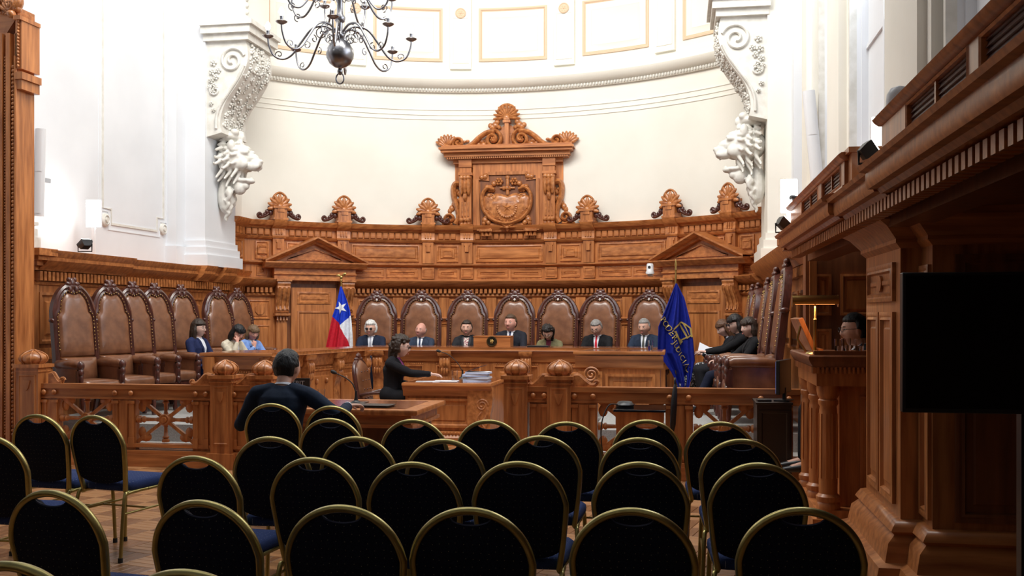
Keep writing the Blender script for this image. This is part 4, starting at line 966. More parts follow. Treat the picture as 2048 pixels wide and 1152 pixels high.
for cx_, cy_ in ((x0+.09, y0+.08), (x0+.08, y0+.55), (x0+.08, y0+1.04)):
    q = MB().lathe([(.0, .2), (.085, .2), (.085, .235), (.075, .25), (.085, .265), (.085, .29), (.065, .31), (.066, .4), (.062, .9), (.058, .93), (.07, .95), (.07, .975), (.06, .985), (.075, 1.01), (.08, 1.04), (.08, 1.08), (0, 1.08)], (cx_, cy_, 0), 20)
    for k in range(10): a = 2*pi*k/10; q.tube([(cx_+.064*cos(a), cy_+.064*sin(a), .42), (cx_+.06*cos(a), cy_+.06*sin(a), .88)], .008, 4)
    PS('column', q, wood, 40)
PS('corner_block', MB().box(x0-.02, x0+.04, y0-.02, y0+.06, ZS-.02, ZS+.03).box(x0+.04, 2.3, y0-.01, y0+.03, ZS-.005, ZS+.03), wooddark)
br_ = thing('book_rest', 'sloping wooden book rest lit orange by the brass lamp', 'book rest', (x0+.05, y0+.6, ZS))
ya, yb = y0+.40, y0+.95
q = MB().loops([[(x0+.025, y, ZS+.005), (x0+.062, y, ZS+.005), (x0-.045, y, ZS+.265), (x0-.082, y, ZS+.255)] for y in (ya, yb)])
put('rest_board', q, wood, br_, bevel=.004); put('prop', MB().tube([(x0-.06, ya+.05, ZS+.2), (x0-.08, ya+.05, ZS+.10), (x0-.02, ya+.05, ZS+.008)], .010, 6), brass, br_)
put('ledge', MB().box(x0+.065, x0+.10, ya, yb, ZS+.002, ZS+.03), wood, br_)
# ---------------------------------------------------------------- banquet chairs of the public rows
def make_banquet():
    t = thing('banquet_chair', 'x', 'chair')
    def hoop(o=0, n=18):
        a = .205-o; b = .20-o; P = [V((-(.168-o), 0, .44)), V((-(.19-o), 0, .58))]
        P += [V((-a*cos(pi*i/n), 0, .725+b*sin(pi*i/n))) for i in range(n+1)]
        return P+[V(((.19-o), 0, .58)), V(((.168-o), 0, .44))]
    def back(p): k = (p.z-.44)/.49; return V((p.x, -.20-.10*k, p.z))
    pts = [back(p) for p in catmull(hoop(), 3)]
    q = MB().tube(pts, .0175, 8, flat=(.80, 1.1), ref=(0, 1, 0)); put('back_hoop', q, goldf, t, 60, True)
    inner = hoop(.011); top = [p for p in inner if p.z > .56]
    # keep the sides, scoop the middle of the top edge
    out = [V((-.186+.0, 0, .56))]
    n = 40
    for i in range(n+1):
        a = pi*i/n; x = -.194*cos(a); z = .725+.189*sin(a)
        if abs(x) < .072: z = min(z, .914-.034*sqrt(max(0, 1-(x/.078)**2))-.006)
        out.append(V((x, 0, z)))
    out.append(V((.186, 0, .56)))
    for i in range(1, 14): a = pi*i/14; out.append(V((.180*cos(a), 0, .545-.06*sin(a))))
    q = MB(); cz = .71
    def lay(k, y): return [back(V((p.x*(1-k), 0, cz+(p.z-cz)*(1-k))))+V((0, y, 0)) for p in out]
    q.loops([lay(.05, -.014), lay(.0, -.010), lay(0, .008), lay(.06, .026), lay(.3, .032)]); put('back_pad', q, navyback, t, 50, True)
    q = MB().tube([back(V((x, 0, .914-.034*sqrt(max(0, 1-(x/.078)**2))-.006)))+V((0, -.004, 0)) for x in [-.072+.144*i/12 for i in range(13)]], .0045, 5); put('piping', q, piping, t, 70, True)
    so = [V((x, y, 0)) for x, y in ((-.20, .21), (-.17, .235), (.17, .235), (.20, .21), (.185, -.17), (.165, -.195), (-.165, -.195), (-.185, -.17))]
    so = resample(so, 32, True)
    L = [[p*k+V((0, 0, z)) for p in so] for k, z in ((.93, .435), (.99, .445), (1, .465), (.985, .485), (.92, .498), (.6, .505))]
    put('seat', MB().loops(L), navyseat, t, 60, True)
    cap = MB().lathe([(.0, 0), (.016, 0), (.015, .03), (0, .03)], (0, 0, 0), 8)
    for s_ in (-1, 1):
        q = MB().tube(catmull([V((s_*.168, -.20, .45)), V((s_*.172, -.192, .432)), V((s_*.176, .0, .428))], 4), .012, 7); put('side_rail', q, goldf, t, 60, True)
        pr = catmull([V((s_*.178, -.10, .428)), V((s_*.180, -.19, .424)), V((s_*.188, -.235, .39)), V((s_*.205, -.29, .0+.02))], 5)
        l = put('leg', MB().tube(pr, .0125, 7), goldf, t, 60, True); put('foot_cap', MB().merge(cap, Matrix.Translation(pr[-1]-V((0, 0, .02)))), rubber, l, 60, True)
        pf = catmull([V((s_*.178, .0, .428)), V((s_*.180, .18, .426)), V((s_*.186, .212, .39)), V((s_*.20, .225, .0+.02))], 5)
        l = put('leg', MB().tube(pf, .0125, 7), goldf, t, 60, True); put('foot_cap', MB().merge(cap, Matrix.Translation(pf[-1]-V((0, 0, .02)))), rubber, l, 60, True)
        put('stretcher', MB().tube([(s_*.192, -.245, .30), (s_*.188, .213, .30)], .007, 6), goldf, t, 60, True)
    put('stretcher', MB().tube([(-.19, -.0, .30), (.19, -.0, .30)], .007, 6), goldf, t, 60, True)
    return t
bq = make_banquet(); first = [True]
WORD = ['first', 'second', 'third', 'fourth', 'fifth', 'sixth', 'seventh', 'eighth']
rows = [
 ('cut off by the bottom edge of the picture', [(20, 1127, -4), (368, 1143, 2)]),
 ('in the nearest full row', [(100, 983, -8), (402, 1003, -6), (683, 1013, 0), (940, 1018, 1), (1265, 1019, -1), (1605, 1018, 2)]),
 ('in the second row from the camera', [(-22, 873, -3), (390, 914, -5), (625, 917, 0), (825, 926, 2), (1037, 925, 0), (1280, 926, -1), (1517, 928, 1)]),
 ('in the third row from the camera', [(540, 875, 4), (713, 875, 0), (888, 880, 1), (1082, 873, 0), (1278, 877, -2), (1483, 880, 1)]),
 ('in the fourth row from the camera', [(73, 830, -6), (187, 832, -10), (660, 838, 0), (826, 840, 2), (978, 841, 0), (1133, 845, -1), (1293, 841, 0), (1441, 845, 1)]),
 ('in the farthest row, behind the man in the dark suit', [(543, 808, 3), (663, 813, -2)])]
for rn, cs_ in rows:
    for i, (px_, py_, rot) in enumerate(cs_):
        d = (EYE-.932)*F/(py_-HY); p = atd(px_, py_, d); r = radians(rot)
        off = Matrix.Rotation(r, 3, 'Z') @ V((0, .30, 0))
        c = bq if first[0] else copy_tree(bq); first[0] = False
        c.location = (p.x+off.x, p.y+off.y, 0); c.rotation_euler = (0, 0, r)
        nm = ('navy gold-hooped chair, %s from left ' % WORD[i]) if len(cs_) > 2 else ('navy banquet chair, %s one ' % ('left', 'right')[i])
        tag(c, nm+rn, 'chair', 'gold framed banquet chairs in rows')
# ---------------------------------------------------------------- tall leather armchairs
def arch(hw, z0, zs, zt, n=14):
    """pointed-arch outline from bottom left over the top to bottom right"""
    P = [V((-hw, 0, z0)), V((-hw, 0, (z0+zs)/2)), V((-hw, 0, zs))]
    c = [V((-hw, 0, zs)), V((-hw*.97, 0, zs+(zt-zs)*.36)), V((-hw*.72, 0, zs+(zt-zs)*.72)), V((-hw*.36, 0, zt-.03)), V((0, 0, zt))]
    a = catmull(c, 6)[1:]
    P += a; P += [V((-p.x, 0, p.z)) for p in a[:-1][::-1]]+[V((hw, 0, zs)), V((hw, 0, (z0+zs)/2)), V((hw, 0, z0))]
    return P
def make_high():
    t = thing('leather_armchair', 'x', 'armchair')
    def rec(p, y=0): return V((p.x, -.24-.13*max(0, p.z-.5)+y, p.z))
    W = .315; n = 61; out = resample(arch(W, .30, 1.14, 1.60), n)
    ip = [V((-.245, 0, .42)), V((-.25, 0, .8)), V((-.25, 0, 1.20)), V((-.235, 0, 1.235)), V((-.205, 0, 1.25))]+catmull([V((-.20, 0, 1.26)), V((-.18, 0, 1.38)), V((-.12, 0, 1.465)), V((-.06, 0, 1.49)), V((-.03, 0, 1.465)), V((0, 0, 1.455))], 4)
    ip = ip+[V((-p.x, 0, p.z)) for p in ip[:-1][::-1]]; inn = resample(ip, n)
    q = MB(); L = [[rec(p, -.045) for p in out], [rec(p, .03) for p in out], [rec(p.lerp(i, .3), .045) for p, i in zip(out, inn)], [rec(p.lerp(i, .55), .03) for p, i in zip(out, inn)], [rec(p.lerp(i, .8), .04) for p, i in zip(out, inn)], [rec(i, .025) for i in inn], [rec(i, -.045) for i in inn], [rec(p, -.045) for p in out]]
    q.loops(L, False, False, False); q.box(-W, -.24, -.29, -.20, .28, .44).box(.24, W, -.29, -.20, .28, .44)
    put('back_frame', q, mahog, t, 40, True)
    lb = [p for p in inn if p.z > .75]; lb = resample([V((-.248, 0, .74))]+lb+[V((.248, 0, .74))], 44); cz = 1.1
    def lay(P, k, y, cz): return [rec(V((p.x*(1-k), 0, cz+(p.z-cz)*(1-k))), y) for p in P]
    q = MB().loops([lay(lb, 0, -.03, cz), lay(lb, 0, .02, cz), lay(lb, .06, .045, cz), lay(lb, .2, .058, cz), lay(lb, .5, .062, cz)]); put('back_cushion', q, leather, t, 50, True)
    lo = [V((-.248, 0, .735)), V((.248, 0, .735)), V((.248, 0, .45)), V((-.248, 0, .45))]; lo = resample(lo, 28, True)
    q = MB().loops([lay(lo, 0, -.03, .6), lay(lo, 0, .03, .6), lay(lo, .08, .085, .6), lay(lo, .4, .11, .6)]); put('lumbar_cushion', q, leather, t, 60, True)
    q = MB()
    for i in range(1, n-1, 1):
        p = out[i].lerp(inn[i], .88)
        if p.z > .8: q.ell(rec(p, .045), (.008, .008, .008), None, 5, 4)
    o = put('brass_studs', q, brass, t, 70, True); o['kind'] = 'stuff'
    q = MB(); y = .06; zc = 1.585
    q.ell(rec(V((0, 0, zc)), 0), (.055, .045, .075)); pass
    for s_ in (-1, 1):
        q.ell(rec(V((s_*.06, 0, zc-.0)), .02), (.045, .03, .03)); q.ell(rec(V((s_*.045, 0, zc-.07)), .03), (.035, .025, .05)); q.ell(rec(V((s_*.10, 0, zc-.05)), .02), (.04, .025, .025)); q.ell(rec(V((s_*.04, 0, zc+.05)), .01), (.03, .03, .03))
        q.ell(rec(V((s_*W, 0, 1.16)), 0), (.03, .05, .03), None, 8, 6)
    o = put('carved_crest', q, mahog, t, 70, True); o['kind'] = 'stuff'
    so = resample([V((-.27, .24, 0)), V((-.24, .28, 0)), V((.24, .28, 0)), V((.27, .24, 0)), V((.25, -.22, 0)), V((-.25, -.22, 0))], 28, True)
    put('seat', MB().loops([[p*k+V((0, 0, z)) for p in so] for k, z in ((.97, .36), (1, .38), (1, .44), (.95, .475), (.6, .49))]), leather, t, 60, True)
    put('seat_rail', MB().box(-.27, .27, -.22, .26, .29, .365), mahog, t, 40, True)
    for s_ in (-1, 1):
        x = s_*.30
        q = MB().tube([(x, y_, z_) for y_, z_ in ((-.25, .655), (-.22, .66), (.0, .67), (.18, .665), (.235, .655))], [.03, .05, .055, .055, .035], 12); a = put('armrest', q, leather, t, 60, True)
        put('arm_panel', MB().box(min(x-s_*.025, x+s_*.02), max(x-s_*.025, x+s_*.02), -.24, .20, .37, .64), leather, t, 40, True)
        q = MB().box(x-.035, x+.035, .19, .25, .30, .60).ell((x, .245, .655), (.05, .035, .055), None, 10, 8); q.ell((x, .25, .58), (.04, .03, .05)); q.ell((x, .25, .5), (.03, .025, .07)); q.ell((x, .25, .40), (.036, .03, .05))
        put('arm_post', q, mahog, t, 50, True)
        q = MB().lathe([(.0, 0), (.028, 0), (.035, .04), (.022, .08), (.03, .2), (.04, .27), (.03, .30), (0, .30)], (s_*.26, .23, 0), 10); put('leg', q, mahog, t, 50, True)
        put('leg', MB().tube([(s_*.27, -.22, .32), (s_*.27, -.25, .2), (s_*.27, -.32, .0)], [.03, .028, .022], 4), mahog, t, 50, True)
    return t
hi = make_high(); hfirst = [True]
def place_high(x, y, z, rz, label, group, s=(1, 1, 1)):
    c = hi if hfirst[0] else copy_tree(hi); hfirst[0] = False
    c.location = (x, y, z); c.rotation_euler = (0, 0, rz); c.scale = s; tag(c, label, 'armchair', group); return c
gl_ = 'tall leather armchairs along the left wall'
left_lab = ['tall brown leather armchair nearest the carved door frame on the left, standing apart', 'tall empty leather armchair, second from the left along the left wall', 'tall empty leather armchair, third from the left along the left wall', 'tall empty leather armchair, fourth from the left along the left wall',
  'tall leather armchair behind the woman in the navy jacket', 'tall leather armchair behind the woman in the cream jacket', 'tall leather armchair behind the woman in light blue, next to the left door']
LCH = []
for (px_, dd), lab in zip(((142, 11.5), (217, 12.2), (263, 12.78), (307, 13.36), (360, 14.02), (432, 15.0), (473, 15.7)), left_lab):
    p = atd(px_, HY, dd); a = radians(-90-24); q = p+Matrix.Rotation(a, 3, 'Z') @ V((0, .36, 0)); LCH.append((q, a))
    place_high(q.x, q.y, DZ, a, lab, gl_, (.87, .93, .985))
jl = ['white haired man in sunglasses', 'bald man', 'woman with the patterned scarf', 'man behind the wooden box with the seal', 'dark haired woman in olive', 'grey haired man with the red tie', 'man beside the blue flag']
JY = 15.55; JCH = []
for px_, lab in zip(ch, jl):
    p = at(px_, HY, JY+.35); JCH.append(p); u = (p.x-CX)/R
    place_high(p.x, p.y-.18, DZ, radians(180)-asin(u)*.5, 'tall arched leather armchair behind the '+lab, 'armchairs of the judges', (1.08, 1.0, .975))
rlab = ['tall leather armchair nearest the balustrade by the right wall, empty', 'tall empty leather armchair, second along the right wall from the balustrade', 'tall leather armchair behind the woman nearest the camera by the right wall', 'tall leather armchair behind the middle woman by the right wall', 'tall leather armchair farthest along the right wall, behind the reading woman']
RCH = []
for (px_, dd, sz), lab in zip(((1572, 10.45, 1.08), (1551, 11.25, 1.05), (1535, 12.1, 1.0), (1515, 13.0, .98), (1504, 13.7, .98)), rlab):
    p = atd(px_, HY, dd); q = p+V((-.37, 0, 0)); RCH.append(q); place_high(q.x, q.y, DZ, radians(90), lab, 'tall leather armchairs along the right wall', (.98, 1, sz))
# swivel chair of the clerk
def P4(px_, Y): return at(px_, HY, Y)
cc = thing('clerk_chair', 'brown button leather swivel chair of the woman at the clerk table', 'chair', (P4(768, 12.3).x, 12.3, 0), radians(-90))
o_ = resample(arch(.25, .50, .85, 1.12), 41)
def r2(p, y=0): return V((p.x, -.25-.15*(p.z-.5)+y, p.z))
put('back_frame', MB().tube([r2(p) for p in o_], .028, 8), mahog, cc, 60, True)
q = MB().loops([[r2(V((p.x*k, 0, .8+(p.z-.8)*k)), y) for p in o_] for k, y in ((.96, -.03), (.96, .02), (.85, .05), (.5, .06))]); put('back_cushion', q, leather, cc, 60, True)
q = MB(); q.ell((0, -.34, 1.15), (.07, .03, .05)); q.ell((.08, -.34, 1.11), (.05, .03, .03)); q.ell((-.08, -.34, 1.11), (.05, .03, .03)); put('carved_crest', q, mahog, cc, 60, True)
q = MB()
for i in range(3):
    for j in range(4): q.ell((-.12+i*.12, -.255-.02*j+.055, .58+j*.12), .012, None, 6, 5)
put('buttons', q, mahog, cc, 60, True)
put('seat', MB().loops([[V((.26*cos(a*pi/12)*k, .26*sin(a*pi/12)*k, z)) for a in range(24)] for k, z in ((.95, .42), (1, .44), (1, .47), (.9, .50), (.5, .51))]), leather, cc, 60, True)
for s_ in (-1, 1): put('armrest', MB().tube(catmull([V((s_*.22, -.27, .62)), V((s_*.28, -.1, .66)), V((s_*.28, .12, .66)), V((s_*.26, .16, .60)), V((s_*.25, .12, .5))], 4), .022, 7), mahog, cc, 60, True)
put('pedestal', MB().lathe([(.0, .08), (.04, .08), (.03, .2), (.035, .42), (0, .42)], (0, 0, 0), 12).tube([(-.28, 0, .03), (0, 0, .1), (.28, 0, .03)], .025, 6).tube([(0, -.28, .03), (0, 0, .1), (0, .28, .03)], .025, 6), mahog, cc, 50, True)
cc.scale = (1, 1, .92)
# ---------------------------------------------------------------- people
def sm(x, a, b): t = max(0, min(1, (x-a)/(b-a))); return t*t*(3-2*t)
def headpt(n, wide=1.0):
    """point of the bare head surface for direction n; face towards +y, centre between the ears"""
    x, y, z = n.x*.076*wide, n.y*.096, n.z*.118
    if z < 0:
        k = -z/.118; x *= 1-.30*k**1.6; y *= 1-.10*k if y > 0 else 1-.45*k
        if y > 0: y += .004*k
    if y > 0:
        ax = abs(x); g = lambda u, s_: exp(-(u/s_)**2)
        if -.052 < z < .022:
            t = (.022-z)/.055 if z > -.033 else (z+.052)/.019
            y += .026*t*g(x, .010+.008*t)
        y -= .010*g(ax-.032, .013)*g(z-.004, .012); y += .004*g(ax-.030, .02)*g(z-.026, .009)
        y += .006*g(x, .020)*g(z+.062, .005)+.006*g(x, .017)*g(z+.075, .005)-.004*g(x, .022)*g(z+.0685, .0035)
        y += .008*g(x, .018)*g(z+.102, .014); x += (.004 if x > 0 else -.004)*g(z+.025, .03)*g(ax-.05, .03)
        y -= .004*g(z-.085, .04)
    return V((x, y, z))
def headmb(M, wide=1.05, nu=56, nv=44):
    mb = MB(); L = []
    for i in range(1, nv):
        e = pi*i/nv-pi/2; L.append([M @ headpt(V((cos(e)*sin(2*pi*k/nu), cos(e)*cos(2*pi*k/nu), sin(e))), wide) for k in range(nu)])
    mb.loops(L)
    for s_ in (-1, 1):
        Me = M @ Matrix.Translation((s_*.076*wide, -.004, -.008)) @ Matrix.Rotation(s_*radians(-22), 4, 'Z')
        q = MB().ell((0, 0, .004), (.008, .019, .032), None, 10, 8).ell((0, 0, -.022), (.007, .010, .014), None, 8, 6); mb.merge(q, Me)
    return mb
def limb(mb, pts, rad, seg=12, flat=None, ref=None):
    P = catmull(pts, 5); n = len(P); m = len(rad)-1; Rr = []
    for i in range(n):
        t = i/(n-1)*m; k = min(int(t), m-1); Rr.append(rad[k]+(rad[k+1]-rad[k])*(t-k))
    d0 = (P[0]-P[1]).normalized(); d1 = (P[-1]-P[-2]).normalized(); A, B = [], []
    for a in (85, 65, 40, 20): A.append((P[0]+d0*Rr[0]*sin(radians(a)), Rr[0]*cos(radians(a))))
    for a in (20, 40, 65, 85): B.append((P[-1]+d1*Rr[-1]*sin(radians(a)), Rr[-1]*cos(radians(a))))
    pp = [a[0] for a in A]+P+[b[0] for b in B]; rr = [a[1] for a in A]+Rr+[b[1] for b in B]
    return mb.tube(pp, rr, seg, flat=flat, ref=ref)
def hand(mb, W, d, nrm, side, curl=.5, s_=1.0, spread=.10):
    """palm, four bent fingers of different lengths, thumb from the side; d = pointing way, nrm = back-of-hand normal"""
    d = V(d).normalized(); nrm = V(nrm); nrm = (nrm-d*nrm.dot(d)).normalized(); x = d.cross(nrm)*side   # x: thumb side
    W = V(W); T = lambda a, b, c: W+(x*a+d*b+nrm*c)*s_
    for k, (a0, a1) in enumerate(((.026, .030), (.009, .010), (-.009, -.010), (-.024, -.028))):
        limb(mb, [T(a0*.55, .0, 0), T(a0*.8, .045, .002), T(a1, .088, 0)], [.014*s_, .013*s_, .0115*s_], 8)
    for k, (a, l) in enumerate(((.031, .070), (.0105, .080), (-.0105, .074), (-.030, .058))):
        an = 0; p = V((a, .086, 0)); pts = [T(p.x*.9, .06, 0), T(*p)]; dx = a*spread*8*l
        for j, f in enumerate((.45, .30, .25)):
            an += curl*(.55 if j == 0 else .75); p = p+V((dx*f, cos(an)*l*f, -sin(an)*l*f)); pts.append(T(*p))
        limb(mb, pts, [.0098*s_, .0092*s_, .0082*s_, .0074*s_, .0066*s_], 8)
    limb(mb, [T(.014, .018, -.004), T(.040, .045, -.010), T(.052, .070, -.014-.012*curl), T(.050-.008*curl, .092, -.018-.02*curl)], [.014*s_, .012*s_, .0098*s_, .008*s_], 8)
def ik(s, w, l1, l2, hint):
    d = w-s; L = min(d.length, (l1+l2)*.999); a = (l1*l1-l2*l2+L*L)/(2*L); h = sqrt(max(0, l1*l1-a*a)); dn = d.normalized()
    hv = V(hint); hv = (hv-dn*hv.dot(dn)).normalized(); return s+dn*a+hv*h
def ruffle(me, f):
    n = len(me.vertices); co = [0.0]*(3*n); no_ = [0.0]*(3*n); me.vertices.foreach_get('co', co); me.vertex_normals.foreach_get('vector', no_)
    for i in range(n):
        c = V(co[3*i:3*i+3]); k = f(c)
        for j in (0, 1, 2): co[3*i+j] += no_[3*i+j]*k
    me.vertices.foreach_set('co', co); me.update()
SK = {'fair': skinm('fair_skin', (.62, .36, .27)), 'warm': skinm('warm_skin', (.54, .29, .20)), 'pink': skinm('ruddy_skin', (.64, .32, .25)), 'pale': skinm('pale_skin', (.70, .46, .38))}
HR = {'white': hairm('white_hair', (.62, .62, .60)), 'grey': hairm('grey_hair', (.24, .23, .22)), 'brown': hairm('brown_hair', (.070, .038, .020)), 'dark': hairm('dark_hair', (.012, .009, .008)), 'darkbrown': hairm('dark_brown_hair', (.030, .018, .012)), 'light': hairm('light_brown_hair', (.16, .095, .05)), 'auburn': hairm('auburn_hair', (.10, .045, .022)), 'black': hairm('black_hair', (.006, .007, .009))}
eyew = mat('eye_white', (.75, .72, .68), .3); iris = mat('iris', (.03, .018, .012), .2); lipm = mat('lips', (.42, .13, .11), .45)
CLO = {}
def clo(c):
    if c not in CLO: CLO[c] = cloth('cloth_%d' % len(CLO), c)
    return CLO[c]
WHITEC = (.72, .74, .80)
def person(label, loc, rz, group=None, seat=.45, lean=0, side=0, head=(0, 0, 0), skin='fair', hair=('short', 'grey'), jacket=(.02, .03, .06), shirt=WHITEC, tie=None,
           arms=None, female=False, glasses=None, legs=None, trousers=None, scarf=None, legsdir=0, vox_s=.0095, wide=1.06, slump=.03, size=1.0, lapel=None, collar=True, cuffs=True, knees=None, shw=1.0):
    t = thing('person', label, 'person', loc, rz, group); t.scale = (size,)*3
    fs = .92 if female else 1.0; ln = radians(lean); up = V((sin(radians(side)), sin(ln), cos(ln))).normalized()
    B = V((0, 0, seat+.09)); C_ = B+up*.44*fs; N = C_+up*.05+V((0, .01, 0)); sh = .178*fs*shw
    yaw, pitch, roll = (radians(a) for a in head)
    Hc = N+up*.076+V((0, slump+.02, 0)); HM = Matrix.Translation(Hc) @ Matrix.Rotation(-yaw, 4, 'Z') @ Matrix.Rotation(-pitch, 4, 'X') @ Matrix.Rotation(roll, 4, 'Y') @ Matrix.Translation((0, 0, .035)) @ Matrix.Scale(1.02 if female else 1.07, 4)
    S_ = {}; E_ = {}; W_ = {}; arms = arms or {}
    for s_ in (-1, 1):
        a = arms.get('L' if s_ < 0 else 'R', {}); sp = C_+V((s_*sh, -.01, -.035)); wv = V(a.get('w', (s_*.17, .30, seat+.20))); mx_ = .53*fs
        if (wv-sp).length > mx_: wv = sp+(wv-sp).normalized()*mx_
        S_[s_] = sp; W_[s_] = wv; E_[s_] = ik(sp, wv, .285*fs, .255*fs, a.get('hint', (s_*.5, -.3, -1)))
    if knees is None: knees = [V((s_*.11, .44, seat+.03)) for s_ in (-1, 1)]
    ank = legs or [V((s_*.12, .46+legsdir, .07)) for s_ in (-1, 1)]
    # body
    b = headmb(HM, wide); limb(b, [N-up*.08, N, (HM @ V((0, -.018, -.055)))], [.062*fs, .054*fs, .052*fs], 14)
    limb(b, [B, B+up*.2, C_-up*.03], [.09, .085, .075], 12); limb(b, [S_[-1], C_-up*.02, S_[1]], [.045, .06, .045], 10)
    for k, s_ in enumerate((-1, 1)):
        limb(b, [S_[s_], E_[s_]], [.042*fs, .036*fs], 10); limb(b, [E_[s_], W_[s_]], [.036*fs, .026*fs], 10)
        limb(b, [B+V((s_*.09, 0, -.01)), V(knees[k])], [.07, .05], 10); limb(b, [V(knees[k]), V(ank[k])], [.05, .034], 10)
        limb(b, [V(ank[k]), V(ank[k])+V((0, .12, -.035))], [.035, .03], 8)
        a = arms.get('L' if s_ < 0 else 'R', {}); dd = V(a.get('d', (W_[s_]-E_[s_]).normalized()))
        hand(b, W_[s_]+dd*.008, dd, a.get('n', (0, 0, 1)), -s_ if not a.get('flip') else s_, a.get('curl', .5), .94*fs)
    putmesh('body', vox(b, vox_s*(.88 if vox_s > .0094 else .78), 1, 'body', [SK[skin]]), t)
    # jacket
    j = MB(); rings = []; cw = .95 if female else 1.0
    prof = [(-.10, .165, .135), (.0, .160, .135), (.12, .150*cw, .120), (.22, .158*cw, .122), (.32, .172*cw*shw, .125), (.39, .168*cw*shw, .112), (.43, .140*cw*shw, .090), (.455, .095*cw, .072), (.475, .070, .060)]
    for h, rx, ry in prof:
        c = B+up*h*fs; bust = .018 if female and .24 < h < .36 else 0
        rings.append([c+V((rx*fs*abs(cos(2*pi*k/28))**.85*(1 if cos(2*pi*k/28) > 0 else -1), (ry+bust)*fs*sin(2*pi*k/28), 0)) for k in range(28)])
    j.loops(rings)
    for s_ in (-1, 1):
        limb(j, [C_+V((s_*.09*fs, -.01, -.005)), S_[s_]], [.060, .064*fs], 12)
        limb(j, [S_[s_], S_[s_].lerp(E_[s_], .5), E_[s_]], [.066*fs, .060*fs, .052*fs], 14); limb(j, [E_[s_], E_[s_].lerp(W_[s_], .5), E_[s_].lerp(W_[s_], .90)], [.052*fs, .047*fs, .040*fs], 14)
    jm = vox(j, vox_s, 3, 'jacket', [clo(jacket)])
    ruffle(jm, lambda c: noise.noise(c*9+V((loc[0], 0, 0)))*.006+noise.noise(V((c.x*22, c.y*22, c.z*7)))*.003)      # folds of the cloth
    putmesh('jacket', jm, t); bvh = BVHTree.FromPolygons([v.co.copy() for v in jm.vertices], [tuple(p.vertices) for p in jm.polygons])
    def patch(nm, L, R_, off, m_, nr=14, nc=6, th=.003):
        """cloth piece between two edge lines (x,z) laid on the chest"""
        q = MB(); rows_ = []
        for i in range(nr+1):
            a = L(i/nr); c = R_(i/nr); row = []
            for k in range(nc+1):
                x = a[0]+(c[0]-a[0])*k/nc; z = a[1]+(c[1]-a[1])*k/nc; base = B+up*(z*fs)+V((x*fs, 0, 0)); h = bvh.ray_cast(base+V((0, .6, 0)), V((0, -1, 0)))
                y = h[0].y if h[0] else base.y+.05
                row.append(V((base.x, y+off, base.z)))
            rows_.append(row)
        n_ = nc+1; vs = [p for r_ in rows_ for p in r_]; bk = [p-V((0, th+off+.012, 0)) for p in vs]; fsx = []; M_ = len(vs)
        for i in range(nr):
            for k in range(nc): a = i*n_+k; fsx += [(a, a+1, a+n_+1, a+n_), (M_+a, M_+a+n_, M_+a+n_+1, M_+a+1)]
        for i in range(nr): fsx += [(i*n_, (i+1)*n_, M_+(i+1)*n_, M_+i*n_), (i*n_+nc, M_+i*n_+nc, M_+(i+1)*n_+nc, (i+1)*n_+nc)]
        for k in range(nc): fsx += [(k, M_+k, M_+k+1, k+1), (nr*n_+k, nr*n_+k+1, M_+nr*n_+k+1, M_+nr*n_+k)]
        q.add(vs+bk, fsx); put(nm, q, m_, t, 50, True)
    zt_, zb_ = .475, .14
    wv_ = lambda k: .050*(1-k)**.8+.002
    patch('shirt_front', lambda k: (-wv_(k), zt_-(zt_-zb_)*k), lambda k: (wv_(k), zt_-(zt_-zb_)*k), .003, scarf if scarf else clo(shirt))
    lp = clo(lapel or tuple(c*.8 for c in jacket))
    for s_ in (-1, 1):
        patch('lapel', lambda k: (s_*wv_(k)*.98, zt_-(zt_-zb_)*k), lambda k: (s_*(wv_(k)+.036*sin(pi*min(1, k*1.05+.12))**.7+.004), zt_+.0-(zt_-zb_)*k), .007, lp, 14, 3)
    if tie:
        patch('tie', lambda k: (-.010-.016*min(1, k*1.2), .462-.3*k), lambda k: (.010+.016*min(1, k*1.2), .462-.3*k), .007, clo(tie), 10, 3)
        kp = B+up*.468*fs; h = bvh.ray_cast(kp+V((0, .6, -.008)), V((0, -1, 0))); 
        if h[0]: put('tie_knot', MB().ell(h[0]+V((0, .006, 0)), (.017, .012, .018), None, 10, 6), clo(tie), t, 60, True)
    if collar:
        cr = [N+V((.060*fs*sin(a), .056*fs*cos(a)+.002, -.012-.016*cos(a))) for a in [2*pi*k/24 for k in range(24)]]
        put('collar', MB().tube(cr, .009, 6, True, flat=(.5, 1.3)), clo(shirt if not scarf else jacket), t, 60, True)
    if cuffs:
        for s_ in (-1, 1): put('cuff', MB().tube([E_[s_].lerp(W_[s_], .86), E_[s_].lerp(W_[s_], .99)], [.036*fs, .034*fs], 12), clo(shirt), t, 60, True)
    tr_ = MB(); tc = trousers or jacket
    for k, s_ in enumerate((-1, 1)):
        limb(tr_, [B+V((s_*.085, -.02, -.02)), V(knees[k]).lerp(B, .5)+V((s_*.03, 0, 0)), V(knees[k])], [.10, .088, .068], 14); limb(tr_, [V(knees[k]), V(knees[k]).lerp(V(ank[k]), .5), V(ank[k])+V((0, 0, .03))], [.068, .060, .050], 12)
    limb(tr_, [B+V((-.07, -.02, .0)), B+V((.07, -.02, 0))], [.12, .12], 14)
    putmesh('trousers', vox(tr_, .014, 2, 'trousers', [clo(tc) if isinstance(tc, tuple) else tc]), t)
    for k in (0, 1):
        q = MB(); limb(q, [V(ank[k])+V((0, -.03, -.02)), V(ank[k])+V((0, .06, -.03)), V(ank[k])+V((0, .17, -.045))], [.040, .044, .030], 10, (1, .8)); put('shoe', q, black, t, 60, True)
    # face
    eo = bpy.data.meshes
